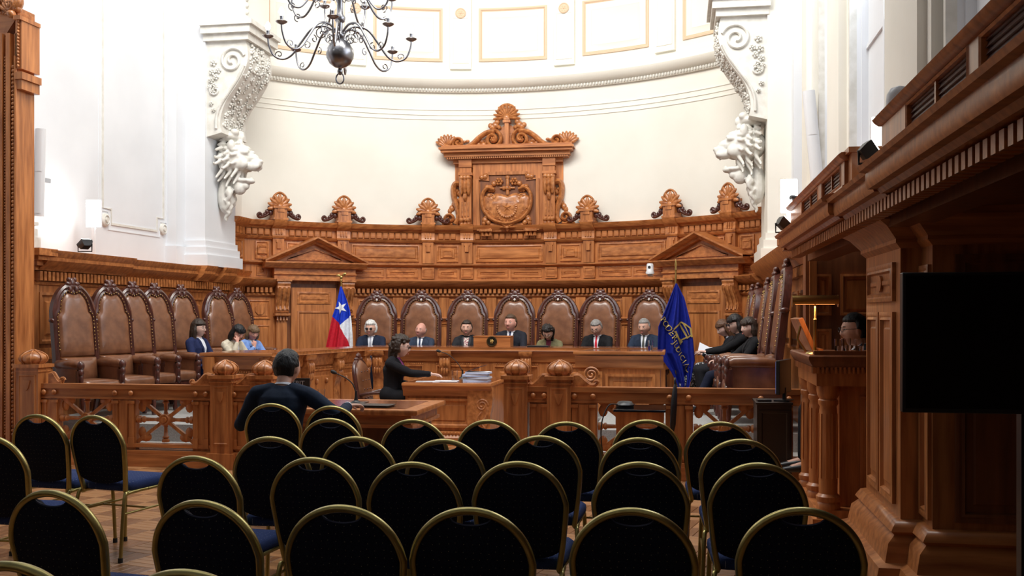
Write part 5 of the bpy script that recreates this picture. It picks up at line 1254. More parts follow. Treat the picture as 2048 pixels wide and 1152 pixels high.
    for s_ in (-1, 1):
        if glasses != 'sun':
            q = MB().merge(MB().ell((s_*.032, .0795*1.0, .004), (.013, .008, .0065), None, 10, 8), HM); e = put('eye', q, eyew, t, 70, True)
            q = MB().merge(MB().ell((s_*.032, .0868, .004 if pitch < radians(15) else .001), (.0058, .0022, .0060), None, 8, 6), HM); put('iris', q, iris, e, 70, True)
        q = MB(); q.tube([HM @ V((s_*(.018+.028*k/5), .0925-.0016*k*k*.5+.001, .0235+.003*sin(pi*k/5))) for k in range(6)], [.0018, .0032, .0034, .003, .0024, .001], 5); put('eyebrow', q, HR[hair[1]], t, 70, True)
    q = MB().merge(MB().ell((0, .0935, -.0635), (.019, .006, .0042), None, 10, 6).ell((0, .0925, -.0735), (.017, .007, .0048), None, 10, 6), HM); put('lips', q, lipm, t, 70, True)
    if glasses:
        q = MB(); gm = black
        for s_ in (-1, 1):
            lo_ = [HM @ V((s_*.033+.023*cos(a), .106-.10*abs(.023*cos(a)*s_+.033)**1.35, .002+.017*sin(a))) for a in [2*pi*k/18 for k in range(18)]]
            q.tube(lo_, .0021, 5, True); q.tube([HM @ V((s_*.056, .100, .006)), HM @ V((s_*.077*wide, .07, .008)), HM @ V((s_*.080*wide, -.005, .008))], .0018, 5)
            if glasses == 'sun':
                c0 = sum(lo_, V())/len(lo_); n0 = len(q.v); q.add(lo_+[c0+(HM.to_3x3() @ V((0, .004, 0)))], [(k, (k+1) % 18, 18) for k in range(18)])
        q.tube([HM @ V((-.011, .1055, .006)), HM @ V((0, .109, .009)), HM @ V((.011, .1055, .006))], .002, 5); put('glasses', q, gm, t, 70, True)
    # hair
    st, hc = hair; q = MB(); L = []; nu, nv = 48, 40
    def cover(n):
        z = n.z; f = n.y; ax = abs(n.x)
        if st == 'bald': return .9*sm(-f, -.05, .3)*sm(.45-z, 0, .15)*sm(z, -.55, -.35)+.25*sm(ax, .75, .95)*sm(z, -.2, .1)*sm(.5-z, 0, .2)*sm(-f, -.35, .1)
        front = sm(z, .40 if st not in ('bob', 'long', 'fringe') else .22, .62 if st not in ('bob', 'long', 'fringe') else .42); sideb = sm(-f, -.28, -.05)*sm(z, -.62, -.45)
        if st in ('short',): sideb = max(sm(-f, -.25, -.08)*sm(z, -.08, .08), sm(-f, .15, .35)*sm(z, -.62, -.45))
        return max(front, sideb)
    th_ = {'short': .014, 'bald': .008, 'bob': .022, 'long': .022, 'curly': .030, 'fluffy': .026, 'fringe': .022, 'updo': .014}[st]
    for i in range(1, nv):
        e = pi*i/nv-pi/2; l = []
        for k in range(nu):
            n = V((cos(e)*sin(2*pi*k/nu), cos(e)*cos(2*pi*k/nu), sin(e))); p = headpt(n, wide); c = cover(n)
            if n.y > 0 and c < .05: p = V((n.x*.06, n.y*.06, n.z*.09))
            wv = noise.noise(n*(9 if st in ('curly', 'fluffy') else 5)+V((loc[0]*3, 0, 0)))*(.010 if st in ('curly', 'fluffy') else .004)
            l.append(HM @ (p+n*(-.010+(th_+.010+wv)*c)*(1 if c > 0 else 1)))
        L.append(l)
    q.loops(L)
    if st in ('long', 'bob', 'fringe'):
        dn = {'bob': -.13, 'fringe': -.15, 'long': -.24}[st]
        for a in range(-5, 6):
            an = a/5*radians(88); x, y = sin(an)*.082, -cos(an)*.088; limb(q, [HM @ V((x*.8, y*.8, .06)), HM @ V((x*1.12, y*1.1, -.03)), HM @ V((x*1.15, y*1.1-.01, dn*.7)), HM @ V((x*(.95 if st == 'bob' else 1.1), y*1.0-.01, dn))], [.022, .028, .028, .014], 8)
    if st == 'curly':
        random.seed(int(abs(loc[0])*100))
        for k in range(110):
            n = V((random.uniform(-1, 1), random.uniform(-1, .55), random.uniform(-1.1, 1))).normalized()
            if n.y > .1 and n.z < .45: continue
            q.ell(HM @ (headpt(n, wide)*random.uniform(1.15, 1.36)+V((0, -.012, -.01))), random.uniform(.014, .026), None, 8, 6)
        limb(q, [HM @ V((0, -.09, .0)), HM @ V((0, -.095, -.12))], [.06, .05], 10)
    if st == 'updo': q.ell(HM @ V((0, -.105, .02)), (.045, .035, .045))
    if st in ('fringe', 'bob'):
        for a in range(-4, 5): limb(q, [HM @ V((a*.013, .07, .09)), HM @ V((a*.016, .098-abs(a)*.0045, .055)), HM @ V((a*.0165, .099-abs(a)*.005, .032))], [.012, .011, .006], 6)
    hm = vox(q, .0065, 1, 'hair', [HR[hc]])
    ruffle(hm, lambda c: noise.noise(V((c.x*70, c.y*70, c.z*14)))*.003)
    putmesh('hair', hm, t)
    return t
gj = 'judges seated behind the bench'
scarfm = vary(mat('patterned_scarf', (.6, .5, .4), .8), (.75, .70, .62), (.30, .05, .08), (1, 1, 1), 45, 2, .1, .42, .55)
bwm = vary(mat('black_white_print', (.3, .3, .3), .8), (.02, .02, .022), (.55, .55, .56), (1, 1, 1), 38, 2, .1, .52, .58)
def JP(px_, yh, y=15.05, hz=.0):     # seat position so that the head centre lands where the photograph has it
    p = at(px_, yh, y); return p
def judge(px_, yh, label, **k):
    Y = 15.12; p = at(px_, yh, Y); u = (p.x-CX)/R; sl = k.get('slump', .03); f = .92 if k.get('female') else 1
    k.setdefault('seat', .38); top = k['seat']+.09+.44*f+.05+.076+.035; sz = (p.z-DZ)/top; sz = max(.80, min(1.02, sz)); dz = p.z-DZ-top*sz
    rz_ = radians(180)-asin(u)*.45
    k.setdefault('arms', {'L': {'w': (-.16, .42, k['seat']+.27)}, 'R': {'w': (.16, .42, k['seat']+.27)}})
    person(label, (p.x, Y+.02, DZ+min(0, dz)), rz_, gj, size=sz, **k)
judge(742, 657, 'white haired person in dark sunglasses, navy suit and pale tie, leftmost behind the bench', hair=('fluffy', 'white'), glasses='sun', jacket=(.016, .022, .045), tie=(.35, .36, .42), head=(8, 4, 0), skin='fair')
judge(840, 660, 'bald person in dark blue suit and tie leaning back behind the bench', hair=('bald', 'grey'), jacket=(.03, .042, .072), tie=(.03, .045, .10), head=(14, -6, -10), skin='pink', lean=-6)
judge(934, 656, 'person with pinned dark hair and colourful scarf behind the bench', hair=('updo', 'darkbrown'), jacket=(.02, .02, .024), scarf=scarfm, head=(-4, 0, 0), female=True, skin='fair', lapel=(.05, .05, .055))
judge(1022, 646, 'brown haired person in dark suit behind the wooden box with the seal', hair=('short', 'brown'), jacket=(.02, .021, .03), tie=(.02, .03, .10), head=(12, -4, 0), skin='pink')
judge(1100, 664, 'person with dark curly hair and olive jacket reading with lowered head', hair=('curly', 'dark'), jacket=(.19, .17, .09), shirt=(.14, .02, .04), head=(0, 34, 0), female=True, skin='fair', slump=.07, lean=6, glasses='clear', cuffs=False)
judge(1195, 655, 'grey haired person in black suit and red tie looking down behind the bench', hair=('short', 'grey'), jacket=(.012, .012, .014), tie=(.60, .03, .05), head=(6, 24, 0), skin='fair', glasses='clear', slump=.05)
judge(1290, 654, 'grey haired person in navy suit beside the blue flag behind the bench', hair=('short', 'grey'), jacket=(.022, .034, .062), tie=(.10, .10, .09), head=(10, 6, 0), skin='fair')
# three women behind the left desk
def atseat(px_, yh, d, rz, label, **k):
    p = atd(px_, yh, d); f = .92 if k.get('female') else 1; k.setdefault('seat', .45); ln = radians(k.get('lean', 0)); sl = k.get('slump', .03)
    hl = .09+.44*f+.05+.076+.035; off = V((0, sin(ln)*.55+sl+.02, 0)); off = Matrix.Rotation(rz, 3, 'Z') @ off
    sz = (p.z-k.get('base', DZ))/(k['seat']+hl*cos(ln)); base = k.pop('base', DZ); sz = max(.86, min(1.06, sz))
    return person(label, (p.x-off.x*sz, p.y-off.y*sz, base), rz, size=sz, **k)
atseat(396, 657, 13.6, radians(-90-8), 'person with long dark hair, glasses and navy jacket at the left desk', female=True, hair=('long', 'darkbrown'), jacket=(.018, .026, .085), head=(-4, -2, 0), glasses='clear', skin='pale', slump=.0, lean=-3, vox_s=.009, seat=.40)
atseat(474, 665, 14.2, radians(-90-20), 'person with dark fringe and cream jacket resting forehead on hand', female=True, hair=('fringe', 'black'), jacket=(.62, .56, .44), head=(6, 28, 0), skin='pink', lean=12, slump=.04, cuffs=False, seat=.41,
       arms={'L': {'w': (-.14, .42, .72)}, 'R': {'w': (.09, .27, .90), 'd': (-.35, -.25, .95), 'n': (.2, 1, 0), 'hint': (.3, .5, -1), 'curl': 1.1}}, lapel=(.50, .44, .34), vox_s=.009)
atseat(505, 665, 14.9, radians(-90-30), 'person with light brown hair and pale blue jacket resting chin on hand', female=True, hair=('bob', 'light'), jacket=(.20, .33, .68), head=(10, 20, 0), skin='pink', lean=6, slump=.03, seat=.41,
       arms={'L': {'w': (-.14, .40, .72)}, 'R': {'w': (.05, .23, .82), 'd': (-.2, -.1, 1), 'n': (.2, 1, 0), 'hint': (.3, .5, -1), 'curl': 1.2}}, lapel=(.18, .30, .62), vox_s=.009)
# clerk at the table, facing right
atseat(800, 692, 12.45, radians(-90), 'person with curly dark hair, sunglasses and black suit reaching across the clerk table', female=True, base=0, hair=('curly', 'darkbrown'), glasses='sun', jacket=(.010, .010, .013), shirt=(.25, .05, .18), skin='pale', lean=3, slump=.04, head=(0, 8, 0), cuffs=False, seat=.47,
       arms={'L': {'w': (-.14, .22, .66)}, 'R': {'w': (.06, .52, .80), 'd': (-.05, 1, -.08), 'hint': (.2, -.2, -1), 'curl': .45}}, vox_s=.008)
# man with his back to us at the witness desk
atseat(573, 735, 7.8, 0, 'person in dark blue suit seen from behind, seated at the witness desk', base=0, hair=('short', 'black'), jacket=(.012, .021, .042), skin='fair', lean=5, slump=.04, head=(14, 4, 0), wide=1.08, seat=.43, shw=1.08,
       arms={'R': {'w': (.42, .27, .825), 'd': (.70, .70, .02), 'hint': (.7, -.5, -.5), 'curl': .9}, 'L': {'w': (-.26, .30, .79), 'd': (.2, 1, 0), 'hint': (-.7, -.2, -1), 'curl': .6}}, vox_s=.009)
# three women by the right wall, in profile facing left
RA = radians(90)
atseat(1500, 655, 12.1, RA+radians(4), 'person with dark bob and black jacket, nearest of three by the right wall', female=True, hair=('bob', 'darkbrown'), jacket=(.011, .011, .013), skin='pale', head=(-24, 4, 0), lean=-4, cuffs=False, shirt=(.02, .02, .025), trousers=(.010, .013, .03),
       arms={'R': {'w': (.12, .42, .66), 'd': (-.1, 1, 0), 'curl': .7}, 'L': {'w': (-.16, .34, .64), 'd': (.2, 1, 0), 'curl': .7}}, knees=[V((-.10, .52, .49)), V((.11, .50, .48))], legs=[V((-.11, .70, .12)), V((.11, .62, .08))])
atseat(1473, 648, 12.9, RA+radians(2), 'person with dark hair and sunglasses, middle of three by the right wall', female=True, hair=('bob', 'dark'), jacket=(.010, .010, .012), skin='pale', head=(-20, 10, 0), lean=0, glasses='sun', cuffs=False, shirt=(.02, .02, .025), trousers=(.014, .014, .018),
       arms={'R': {'w': (.10, .44, .74), 'd': (0, 1, .1), 'curl': .8}, 'L': {'w': (-.10, .44, .74), 'd': (.1, 1, .1), 'curl': .8}}, knees=[V((-.10, .52, .50)), V((.11, .54, .50))])
atseat(1450, 656, 13.6, RA-radians(2), 'person with auburn hair reading papers, farthest of three by the right wall', female=True, hair=('long', 'auburn'), jacket=(.012, .013, .018), shirt=(.55, .62, .75), skin='pale', head=(-22, 26, 0), lean=6, slump=.05, trousers=bwm,
       arms={'R': {'w': (.12, .44, .74), 'd': (-.1, 1, .2), 'curl': .9}, 'L': {'w': (-.14, .44, .72), 'd': (.2, 1, .2), 'curl': .9}}, knees=[V((-.09, .50, .54)), V((.10, .50, .52))], legs=[V((-.10, .85, .14)), V((.10, .62, .07))])
atseat(1712, 650, 8.5, RA-radians(0), 'person with black hair and glasses sitting in the witness stand', base=.25, hair=('short', 'black'), jacket=(.012, .012, .016), skin='fair', head=(-10, 2, 0), glasses='clear', lean=2, shirt=WHITEC, arms={'L': {'w': (-.2, .35, .85)}, 'R': {'w': (.2, .3, .8)}})
# ---------------------------------------------------------------- chandelier
cp = atd(680, HY, 11.0); zb = EYE+(HY-108)*11/F
chd = thing('chandelier', 'aged metal chandelier with a large ball, curling arms and lit bulbs', 'chandelier', (cp.x, cp.y, zb))
q = MB().lathe([(.0, -.155), (.06, -.145), (.115, -.105), (.148, -.04), (.152, .0), (.145, .05), (.11, .11), (.06, .15), (.035, .17), (.05, .19), (.05, .21), (.03, .24), (.03, .34), (.055, .36), (.06, .40), (.035, .44), (.03, .6), (.06, .66), (.075, .74), (.05, .82), (.03, .9), (.03, 1.1), (.05, 1.2), (.02, 1.3), (.015, 3.6), (0, 3.6)], (0, 0, 0), 24)
q.lathe([(.0, -.235), (.012, -.23), (.03, -.205), (.03, -.18), (.018, -.165), (.03, -.15), (.0, -.15)], (0, 0, 0), 14); put('stem_and_ball', q, pewter, chd, 50, True)
put('ring', MB().tube([(.045*cos(a*pi/12), 0, -.27+.058*sin(a*pi/12)) for a in range(24)], .009, 7, True), pewter, chd, 70, True)
def arm(ang, R0, zc, tier):
    pr_ = catmull([V((.05, 0, .24)), V((.16, 0, .30)), V((.30, 0, .27)), V((.42, 0, .12)), V((.52, 0, -.02)), V((.62, 0, -.07)), V((.72, 0, -.03)), V((.77, 0, .08)), V((.78, 0, .17))], 5) if tier == 0 else catmull([V((.05, 0, .70)), V((.16, 0, .76)), V((.28, 0, .68)), V((.38, 0, .52)), V((.46, 0, .45)), V((.55, 0, .48)), V((.60, 0, .60)), V((.60, 0, .68))], 5)
    ca, sa = cos(ang), sin(ang); T = lambda p: V((p.x*ca, p.x*sa, p.z))
    q = MB().tube([T(p) for p in pr_], [.0135-.004*i/len(pr_) for i in range(len(pr_))], 7)
    zo = 0 if tier == 0 else .5; x1 = .78 if tier == 0 else .60; sc = 1 if tier == 0 else .8
    for cx_, cz_, r0, r1, a0, tn in ((.66, -.02, .05, .01, -pi/2, 1.2), (.20, .22, .07, .012, pi/2, -1.3), (.12, .16, .06, .012, pi/2, 1.2), (.36, .09, .045, .008, pi/2, 1.0)):
        q.tube([T(p) for p in spiral(cx_*sc, cz_+zo*.95, r0, r1, a0, tn, 16)], .0065, 5)
    a = put('arm', q, pewter, chd, 60, True)
    zt = .17 if tier == 0 else .68; c = T(V((x1, 0, zt)))
    put('drip_cup', MB().lathe([(.0, -.02), (.02, -.015), (.05, .0), (.062, .012), (.058, .016), (.02, .008), (.016, .012), (.018, .07), (0, .07)], c, 16), pewter, a, 60, True)
    put('bulb', MB().lathe([(.0, .07), (.014, .075), (.028, .10), (.030, .12), (.022, .145), (.008, .165), (.0, .17)], c, 12), glow, a, 70, True)
for k in range(8): arm(radians(14)+k*pi/4, .78, .17, 0)
for k in range(8): arm(radians(36)+k*pi/4, .6, .68, 1)
# ---------------------------------------------------------------- flags
def flag(name, label, px0, py0, d, wide_l, wide_r, H_, cols, folds, extra, finial_py, shade=.05, s0=.35):
    o = atd(px0, py0, d); sc = d/F; top = o.z; t = thing(name, label, 'flag', (o.x, o.y, DZ), PSI)
    zt = top-DZ
    def interp(tb, v):
        for (a, b), (c, e) in zip(tb, tb[1:]):
            if v <= c: return b+(e-b)*(v-a)/(c-a)
        return tb[-1][1]
    def yy(x, z):       # depth of the cloth, local x in pixels, z in pixels below the top
        l, r = interp(wide_l, z), interp(wide_r, z); s_ = (x-l)/max(1e-3, r-l); amp = min(1, z/90)
        return -.02-amp*(.045*sin(s_*folds*2*pi+.6+z*.008)+.02*sin(s_*folds*4.4*pi+z*.02)+shade*(1-(2*s_-1)**2))
    P = lambda x, z, off=0: V((x*sc, yy(x, z)-off, zt-z*sc))
    nx, nz = 72, int(H_); q = MB(); rows_ = []
    for j in range(nz+1):
        z = 1+(H_-1)*j/nz; l, r = interp(wide_l, z), interp(wide_r, z); rows_.append([(l+(r-l)*i/nx, z) for i in range(nx+1)])
    q.add([P(*p) for r_ in rows_ for p in r_], [])
    for j in range(nz):
        for i in range(nx):
            a = j*(nx+1)+i; x = (rows_[j][i][0]+rows_[j+1][i+1][0])/2; z = rows_[j][i][1]+.5; q.f.append((a, a+1, a+nx+2, a+nx+1)); q.mi.append(cols(x, z))
    c = put('flag_cloth', q, extra['mats'], t, 180, True); sd = c.modifiers.new('t', 'SOLIDIFY'); sd.thickness = .004
    put('pole', MB().lathe([(.0, 0), (.014, 0), (.014, zt+.03), (.010, zt+(py0-finial_py)*sc*.75), (0, zt+(py0-finial_py)*sc*.75)], (0, .02, 0), 10).lathe([(0, 0), (.14, 0), (.15, .03), (.05, .06), (.02, .12), (0, .12)], (0, .02, 0), 20), brass, t, 50, True)
    return t, P, c, sc, zt
blue = cloth('royal_blue_cloth', (.012, .045, .52), .1, .55); red = cloth('red_cloth', (.55, .018, .035), .1, .6); whitec = cloth('white_cloth', (.78, .80, .86), .1, .6)
navyc = cloth('deep_blue_satin', (.010, .018, .22), .08, .45); goldt = mat('gold_thread', (.50, .36, .10), .5, .2)
def cc_(x, z):
    b = (60+(x+17)*18/17) if x < 0 else 78-(x)*20/21
    if z < b: return 0
    return 1 if (x <= 0 or z > 81+x*2.1) else 2
t, P, c, sc, zt = flag('national_flag', 'hanging red, white and blue flag with a white star on a pole', 682, 572, 16.2,
    [(0, -1), (40, -9), (60, -16), (90, -22), (125, -29), (180, -33)], [(0, 1), (12, 6), (30, 13), (50, 19), (70, 22), (95, 24), (125, 25), (180, 26)], 180, cc_, 2.0, {'mats': [blue, red, whitec]}, 545)
st_ = []
for k in range(10):
    r = 13.5 if k % 2 == 0 else 5.2; a = pi/2+radians(22)+k*pi/5; st_.append((1+r*cos(a)*.95, 43.5-r*sin(a)))
q = MB(); m_ = 8
for k in range(10):
    a, b = st_[k], st_[(k+1) % 10]; g = [[P(1+((a[0]*(1-j/max(1, i))+b[0]*j/max(1, i))-1)*i/m_, 43.5+((a[1]*(1-j/max(1, i))+b[1]*j/max(1, i))-43.5)*i/m_, .010) for j in range(i+1)] for i in range(m_+1)]
    vs, id_ = [], {}
    for i in range(m_+1):
        for j in range(i+1): id_[i, j] = len(vs); vs.append(g[i][j])
    q.add(vs, [(id_[i, j], id_[i+1, j], id_[i+1, j+1]) for i in range(m_) for j in range(i+1)]+[(id_[i, j], id_[i+1, j+1], id_[i, j+1]) for i in range(1, m_) for j in range(i)])
s_ = put('star', q, whitec, c, 180, True)
s_.parent = c; s_.matrix_parent_inverse.identity()
q = MB().ell((0, .02, zt+.14), (.025, .02, .03)).ell((-.045, .02, zt+.17), (.035, .008, .016)).ell((.05, .02, zt+.19), (.035, .008, .022), Matrix.Rotation(-.6, 3, 'Y')).ell((0, .02, zt+.09), .02)
put('eagle_finial', q, brass, t, 60, True)
t, P, c, sc, zt = flag('institution_flag', 'deep blue flag with gold lettering and emblem hanging on a pole', 1352, 566, 13.6,
    [(0, -1), (56, -24), (87, -37), (140, -38), (150, -30), (178, -10), (200, 1), (215, 6)], [(0, 1), (30, 16), (75, 27), (115, 33), (155, 37), (190, 31), (215, 24)], 214, lambda x, z: 0, 2.2, {'mats': [navyc]}, 530, .03)
def oncloth(mb, cx_, cz_, ang, k, off=.016):
    q = MB(); ca, sa = cos(ang), sin(ang)
    vs = []
    for v in mb.v:
        x, y = v[0]*k, v[1]*k; vs.append(P(cx_+x*ca-y*sa, cz_-(x*sa+y*ca), off+(v[2]*.6)))
    return q.add(vs, mb.f)
def letters(word, p0, p1, ang, k, gap=1.0):
    for i, chx in enumerate(word):
        t_ = i/(len(word)-1); o = put('letter', oncloth(text_mb(chx, 1), p0[0]+(p1[0]-p0[0])*t_, p0[1]+(p1[1]-p0[1])*t_, ang, k), goldt, c, 40, True); o.parent = c; o.matrix_parent_inverse.identity()
letters('PODER', (-27, 73), (-5, 109), radians(-48), 16)
letters('JUDICIAL', (-5, 118), (23, 173), radians(-52), 15)
q = MB()
for a, b, w_ in (((-18, 93), (-1, 78), 3), ((-1, 78), (16, 90), 3), ((16, 90), (19, 108), 3.4), ((-3, 83), (9, 108), 3), ((-14, 96), (-2, 123), 3.4), ((9, 108), (-3, 116), 2.6), ((-6, 112), (1, 119), 5), ((3, 82), (13, 104), 2), ((18, 104), (8, 110), 3)):
    a, b = V((a[0]+11, a[1])), V((b[0]+11, b[1])); d = (b-a).normalized(); n = V((-d.y, d.x))*w_/2; m_ = 6; vs = []
    for i in range(m_+1):
        p = a+(b-a)*i/m_; vs += [P(p.x+n.x, p.y+n.y, .014), P(p.x-n.x, p.y-n.y, .014)]
    q.add(vs, [(2*i, 2*i+1, 2*i+3, 2*i+2) for i in range(m_)])
e = put('emblem', q, goldt, c, 60, True); e.parent = c; e.matrix_parent_inverse.identity()
put('spear_finial', MB().lathe([(.0, 0), (.012, .0), (.016, .03), (.010, .05), (.02, .09), (.0, .17)], (0, .02, zt+.16), 8), brass, t, 50, True)
# ---------------------------------------------------------------- things on the benches and tables
def tumbler(label, p, h=.10, r=.032, grp=None, level=.5):
    t = thing('drinking_glass', label, 'glass', p, 0, grp)
    put('glass_body', MB().lathe([(0, 0), (r*.86, 0), (r, h), (r-.003, h), (r*.86-.003, .008), (0, .008)], (0, 0, 0), 20, cap=False), glassm, t, 50, True)
    put('water', MB().lathe([(0, .009), (r*.84, .009), (r*.92, h*level), (0, h*level)], (0, 0, 0), 16), glassm, t, 50, True); return t
def on(px_, Y, z): p = at(px_, HY, Y); return V((p.x, Y, z))
tumbler('clear water glass at the right end of the long desk beside the blue flag', on(1301, 12.75, HB+.006), .13, .035)
tumbler('clear water glass on the clerk table between the paper and the files', on(909, 12.1, ZT+.001), .14, .042)
tumbler('clear water glass on the witness desk beside the suited arm', on(643, 9.1, ZW+.004), .115, .036)
for px_, Y, l in ((1678, 7.75, 'left one of three water glasses on the witness stand'), (1693, 7.95, 'middle one of three water glasses on the witness stand'), (1719, 7.75, 'right one of three water glasses on the witness stand')): tumbler(l, on(px_, Y, ZS+.001), .105, .034, 'glasses on the witness stand')
bxp = on(985, 14.0, HB+.001); bo = thing('wooden_box', 'wooden box with a round dark seal standing on the bench', 'box', bxp, 0)
put('box_body', MB().box(-.265, .265, -.05, .22, 0, .155).box(-.27, .27, -.055, .225, .145, .160), woodh, bo, 30, True)
q = MB().lathe([(.0, .0), (.075, .0), (.075, .008), (.062, .012), (.058, .006), (.0, .006)], (0, -.052, .08), 28, (0, -1, 0)); sl_ = put('seal', q, mat('dark_bronze', (.05, .045, .03), .35, .8), bo, 50, True)
q = MB().tube([(.066*cos(a*pi/16), -.064, .08+.066*sin(a*pi/16)) for a in range(32)], .0025, 4, True); rosette(q, (0, -.062, .085), .03, .004, 5); q.prism([(-.025, .05), (.025, .05), (.0, .07)], -.064, -.06); put('seal_relief', q, brass, sl_, 60, True)
lp_ = thing('laptop', 'closed black laptop lying on the bench in front of the olive jacket', 'laptop', on(1077, 14.1, HB+.001)); put('laptop_body', MB().box(-.15, .15, -.1, .1, 0, .022), black, lp_, 30, True, bevel=.003)
def gooseneck(label, base, pts, r=.006):
    t = thing('microphone', label, 'microphone', base); put('mic_base', MB().lathe([(0, 0), (.045, 0), (.04, .012), (.02, .022), (.014, .05), (.011, .11), (0, .11)], (0, 0, 0), 16), black, t, 50, True)
    P_ = catmull([V(p) for p in pts], 5); put('gooseneck', MB().tube(P_, r, 7), black, t, 60, True)
    d = (P_[-1]-P_[-2]).normalized(); put('mic_head', MB().lathe([(0, -.01), (.012, -.008), (.018, .01), (.019, .03), (.012, .048), (0, .052)], P_[-1], 12, d), rubber, t, 50, True); return t
b0 = on(712, 9.0, ZW+.004); gooseneck('black gooseneck microphone on the witness desk', b0, [(0, 0, .08), (-.03, 0, .17), (-.10, 0, .23), (-.20, 0, .275)], .006)
put('plinth', MB().box(-.06, .10, -.09, .09, -.0, .004), black, bpy.data.objects['microphone'], 30, True)
gooseneck('slim black microphone leaning over the clerk table near the files', on(925, 12.7, ZT+.001), [(0, 0, .08), (-.06, 0, .19), (-.18, 0, .30), (-.30, 0, .345)], .005)
fo = thing('portfolio', 'flat black leather folder lying on the witness desk', 'folder', on(740, 8.62, ZW+.004), radians(-4)); put('cover', MB().box(-.22, .20, -.10, .10, 0, .008).box(-.21, .19, -.09, .09, .008, .013).box(-.22, .21, -.10, .11, .013, .02), black, fo, 30, True, bevel=.002)
pp_ = thing('paper_sheet', 'loose white papers under the hand on the clerk table', 'papers', on(876, 12.0, ZT+.001), radians(8))
for k, (dx, rz_) in enumerate(((-.12, .05), (.10, -.08))):
    o = put('sheet', MB().box(-.15, .15, -.105, .105, 0, .003+.004*k), paper, pp_, 30, True); o.location = (dx, 0, .0002+.003*k); o.rotation_euler = (0, 0, rz_)
base = on(955, 12.15, ZT+.001)
for k, (w_, dx, rz_, lb) in enumerate(((.30, 0, .02, 'bottom folder of the stack of files on the clerk table'), (.29, .01, -.05, 'middle folder of the stack of files on the clerk table'), (.30, -.01, .04, 'third folder up in the stack of files on the clerk table'), (.28, .02, -.02, 'topmost folder with raised cover on the stack of files'))):
    f = thing('file_folder', lb, 'folder', base+V((dx, 0, k*.031)), rz_, 'stack of files on the clerk table')
    for j in range(4): put('page_block', MB().box(-w_/2+.004*j, w_/2+random.uniform(-.01, .01), -.11, .11, .003+j*.006, .0085+j*.006), paper if j % 2 else paperblue, f, 30, True)
    put('cover', MB().box(-w_/2-.01, w_/2, -.115, .115, 0, .003).box(-w_/2-.012, -w_/2+.03, -.116, .116, 0, .028), paperblue if k != 1 else greyp, f, 30, True)
    if k == 3: put('raised_cover', MB().loops([[(-w_/2-.01, y, .030), (w_/2-.06, y, .108), (w_/2-.06, y, .105), (-w_/2-.01, y, .027)] for y in (-.11, .11)]), piping, f, 30, True)
np_ = thing('name_plate', 'black name plate with white capitals on the left witness desk edge', 'sign', on(603, 9.2, ZW+.13))
np_.location = on(600, 9.3, ZW+.003)
q = MB().box(-.10, .10, -.01, .01, 0, .205); put('plate', q, black, np_, 30, True)
tm = text_mb('ERIT', .062, .001); q = MB().add([(v[0]-.01, -.0115-v[2], v[1]+.155) for v in tm.v], tm.f); put('lettering', q, greyp, np_, 30, True)
# papers held by the women on the right
for (px_, py_, d, w_, h_, rx, ry, lb) in ((1418, 703, 13.2, .30, .21, .5, .25, 'open white papers held by the reading woman on the right'), (1440, 716, 12.5, .16, .12, .2, -.2, 'small white booklet on the knee of the middle woman')):
    p = atd(px_, py_, d); t = thing('papers', lb, 'papers', p); t.rotation_euler = (rx, ry, 0)
    put('page', MB().box(-w_/2, 0, -h_/2, h_/2, 0, .004), paper, t, 30, True).rotation_euler = (0, .25, 0); put('page', MB().box(0, w_/2, -h_/2, h_/2, 0, .004), paper, t, 30, True).rotation_euler = (0, -.35, 0)
# reading lamp on the witness stand
lx = on(1630, 7.58, ZS+.001); la = thing('reading_lamp', 'brass reading lamp with a long horizontal shade', 'lamp', lx)
put('base', MB().lathe([(0, 0), (.07, 0), (.06, .012), (.015, .02), (0, .02)], (0, 0, 0), 18), brass, la, 50, True)
put('pole', MB().lathe([(0, 0), (.012, .01), (.011, .24), (.014, .25), (.006, .26), (.006, .40), (0, .40)], (0, 0, 0), 10), brass, la, 50, True)
q = MB(); Ls = []; zc = .385
for x in (-.16, .16): Ls.append([(x, .045*cos(a), zc+.042*sin(a)) for a in [radians(-35+250*k/16) for k in range(17)]]+[(x, .041*cos(a), zc+.038*sin(a)) for a in [radians(215-250*k/16) for k in range(17)]])
q.loops(Ls).lathe([(0, 0), (.045, 0), (.045, .004), (0, .004)], (-.164, 0, zc), 20, (1, 0, 0)).lathe([(0, 0), (.045, 0), (.045, .004), (0, .004)], (.16, 0, zc), 20, (1, 0, 0)); put('lamp_shade', q, brass, la, 40, True)
lampm = mat('warm_tube', (1, .5, .2), .5, emit=(1, .36, .10), estr=2.2); put('light_tube', MB().tube([(-.14, 0, zc-.012), (.14, 0, zc-.012)], .014, 8), lampm, la, 50, True)
l = bpy.data.lights.new('lamp_light', 'AREA'); l.shape = 'RECTANGLE'; l.size = .26; l.size_y = .03; l.energy = 1.3; l.color = (1, .55, .28); lo_ = bpy.data.objects.new('lamp_light', l); COL.objects.link(lo_); lo_.location = lx+V((0, 0, .345))
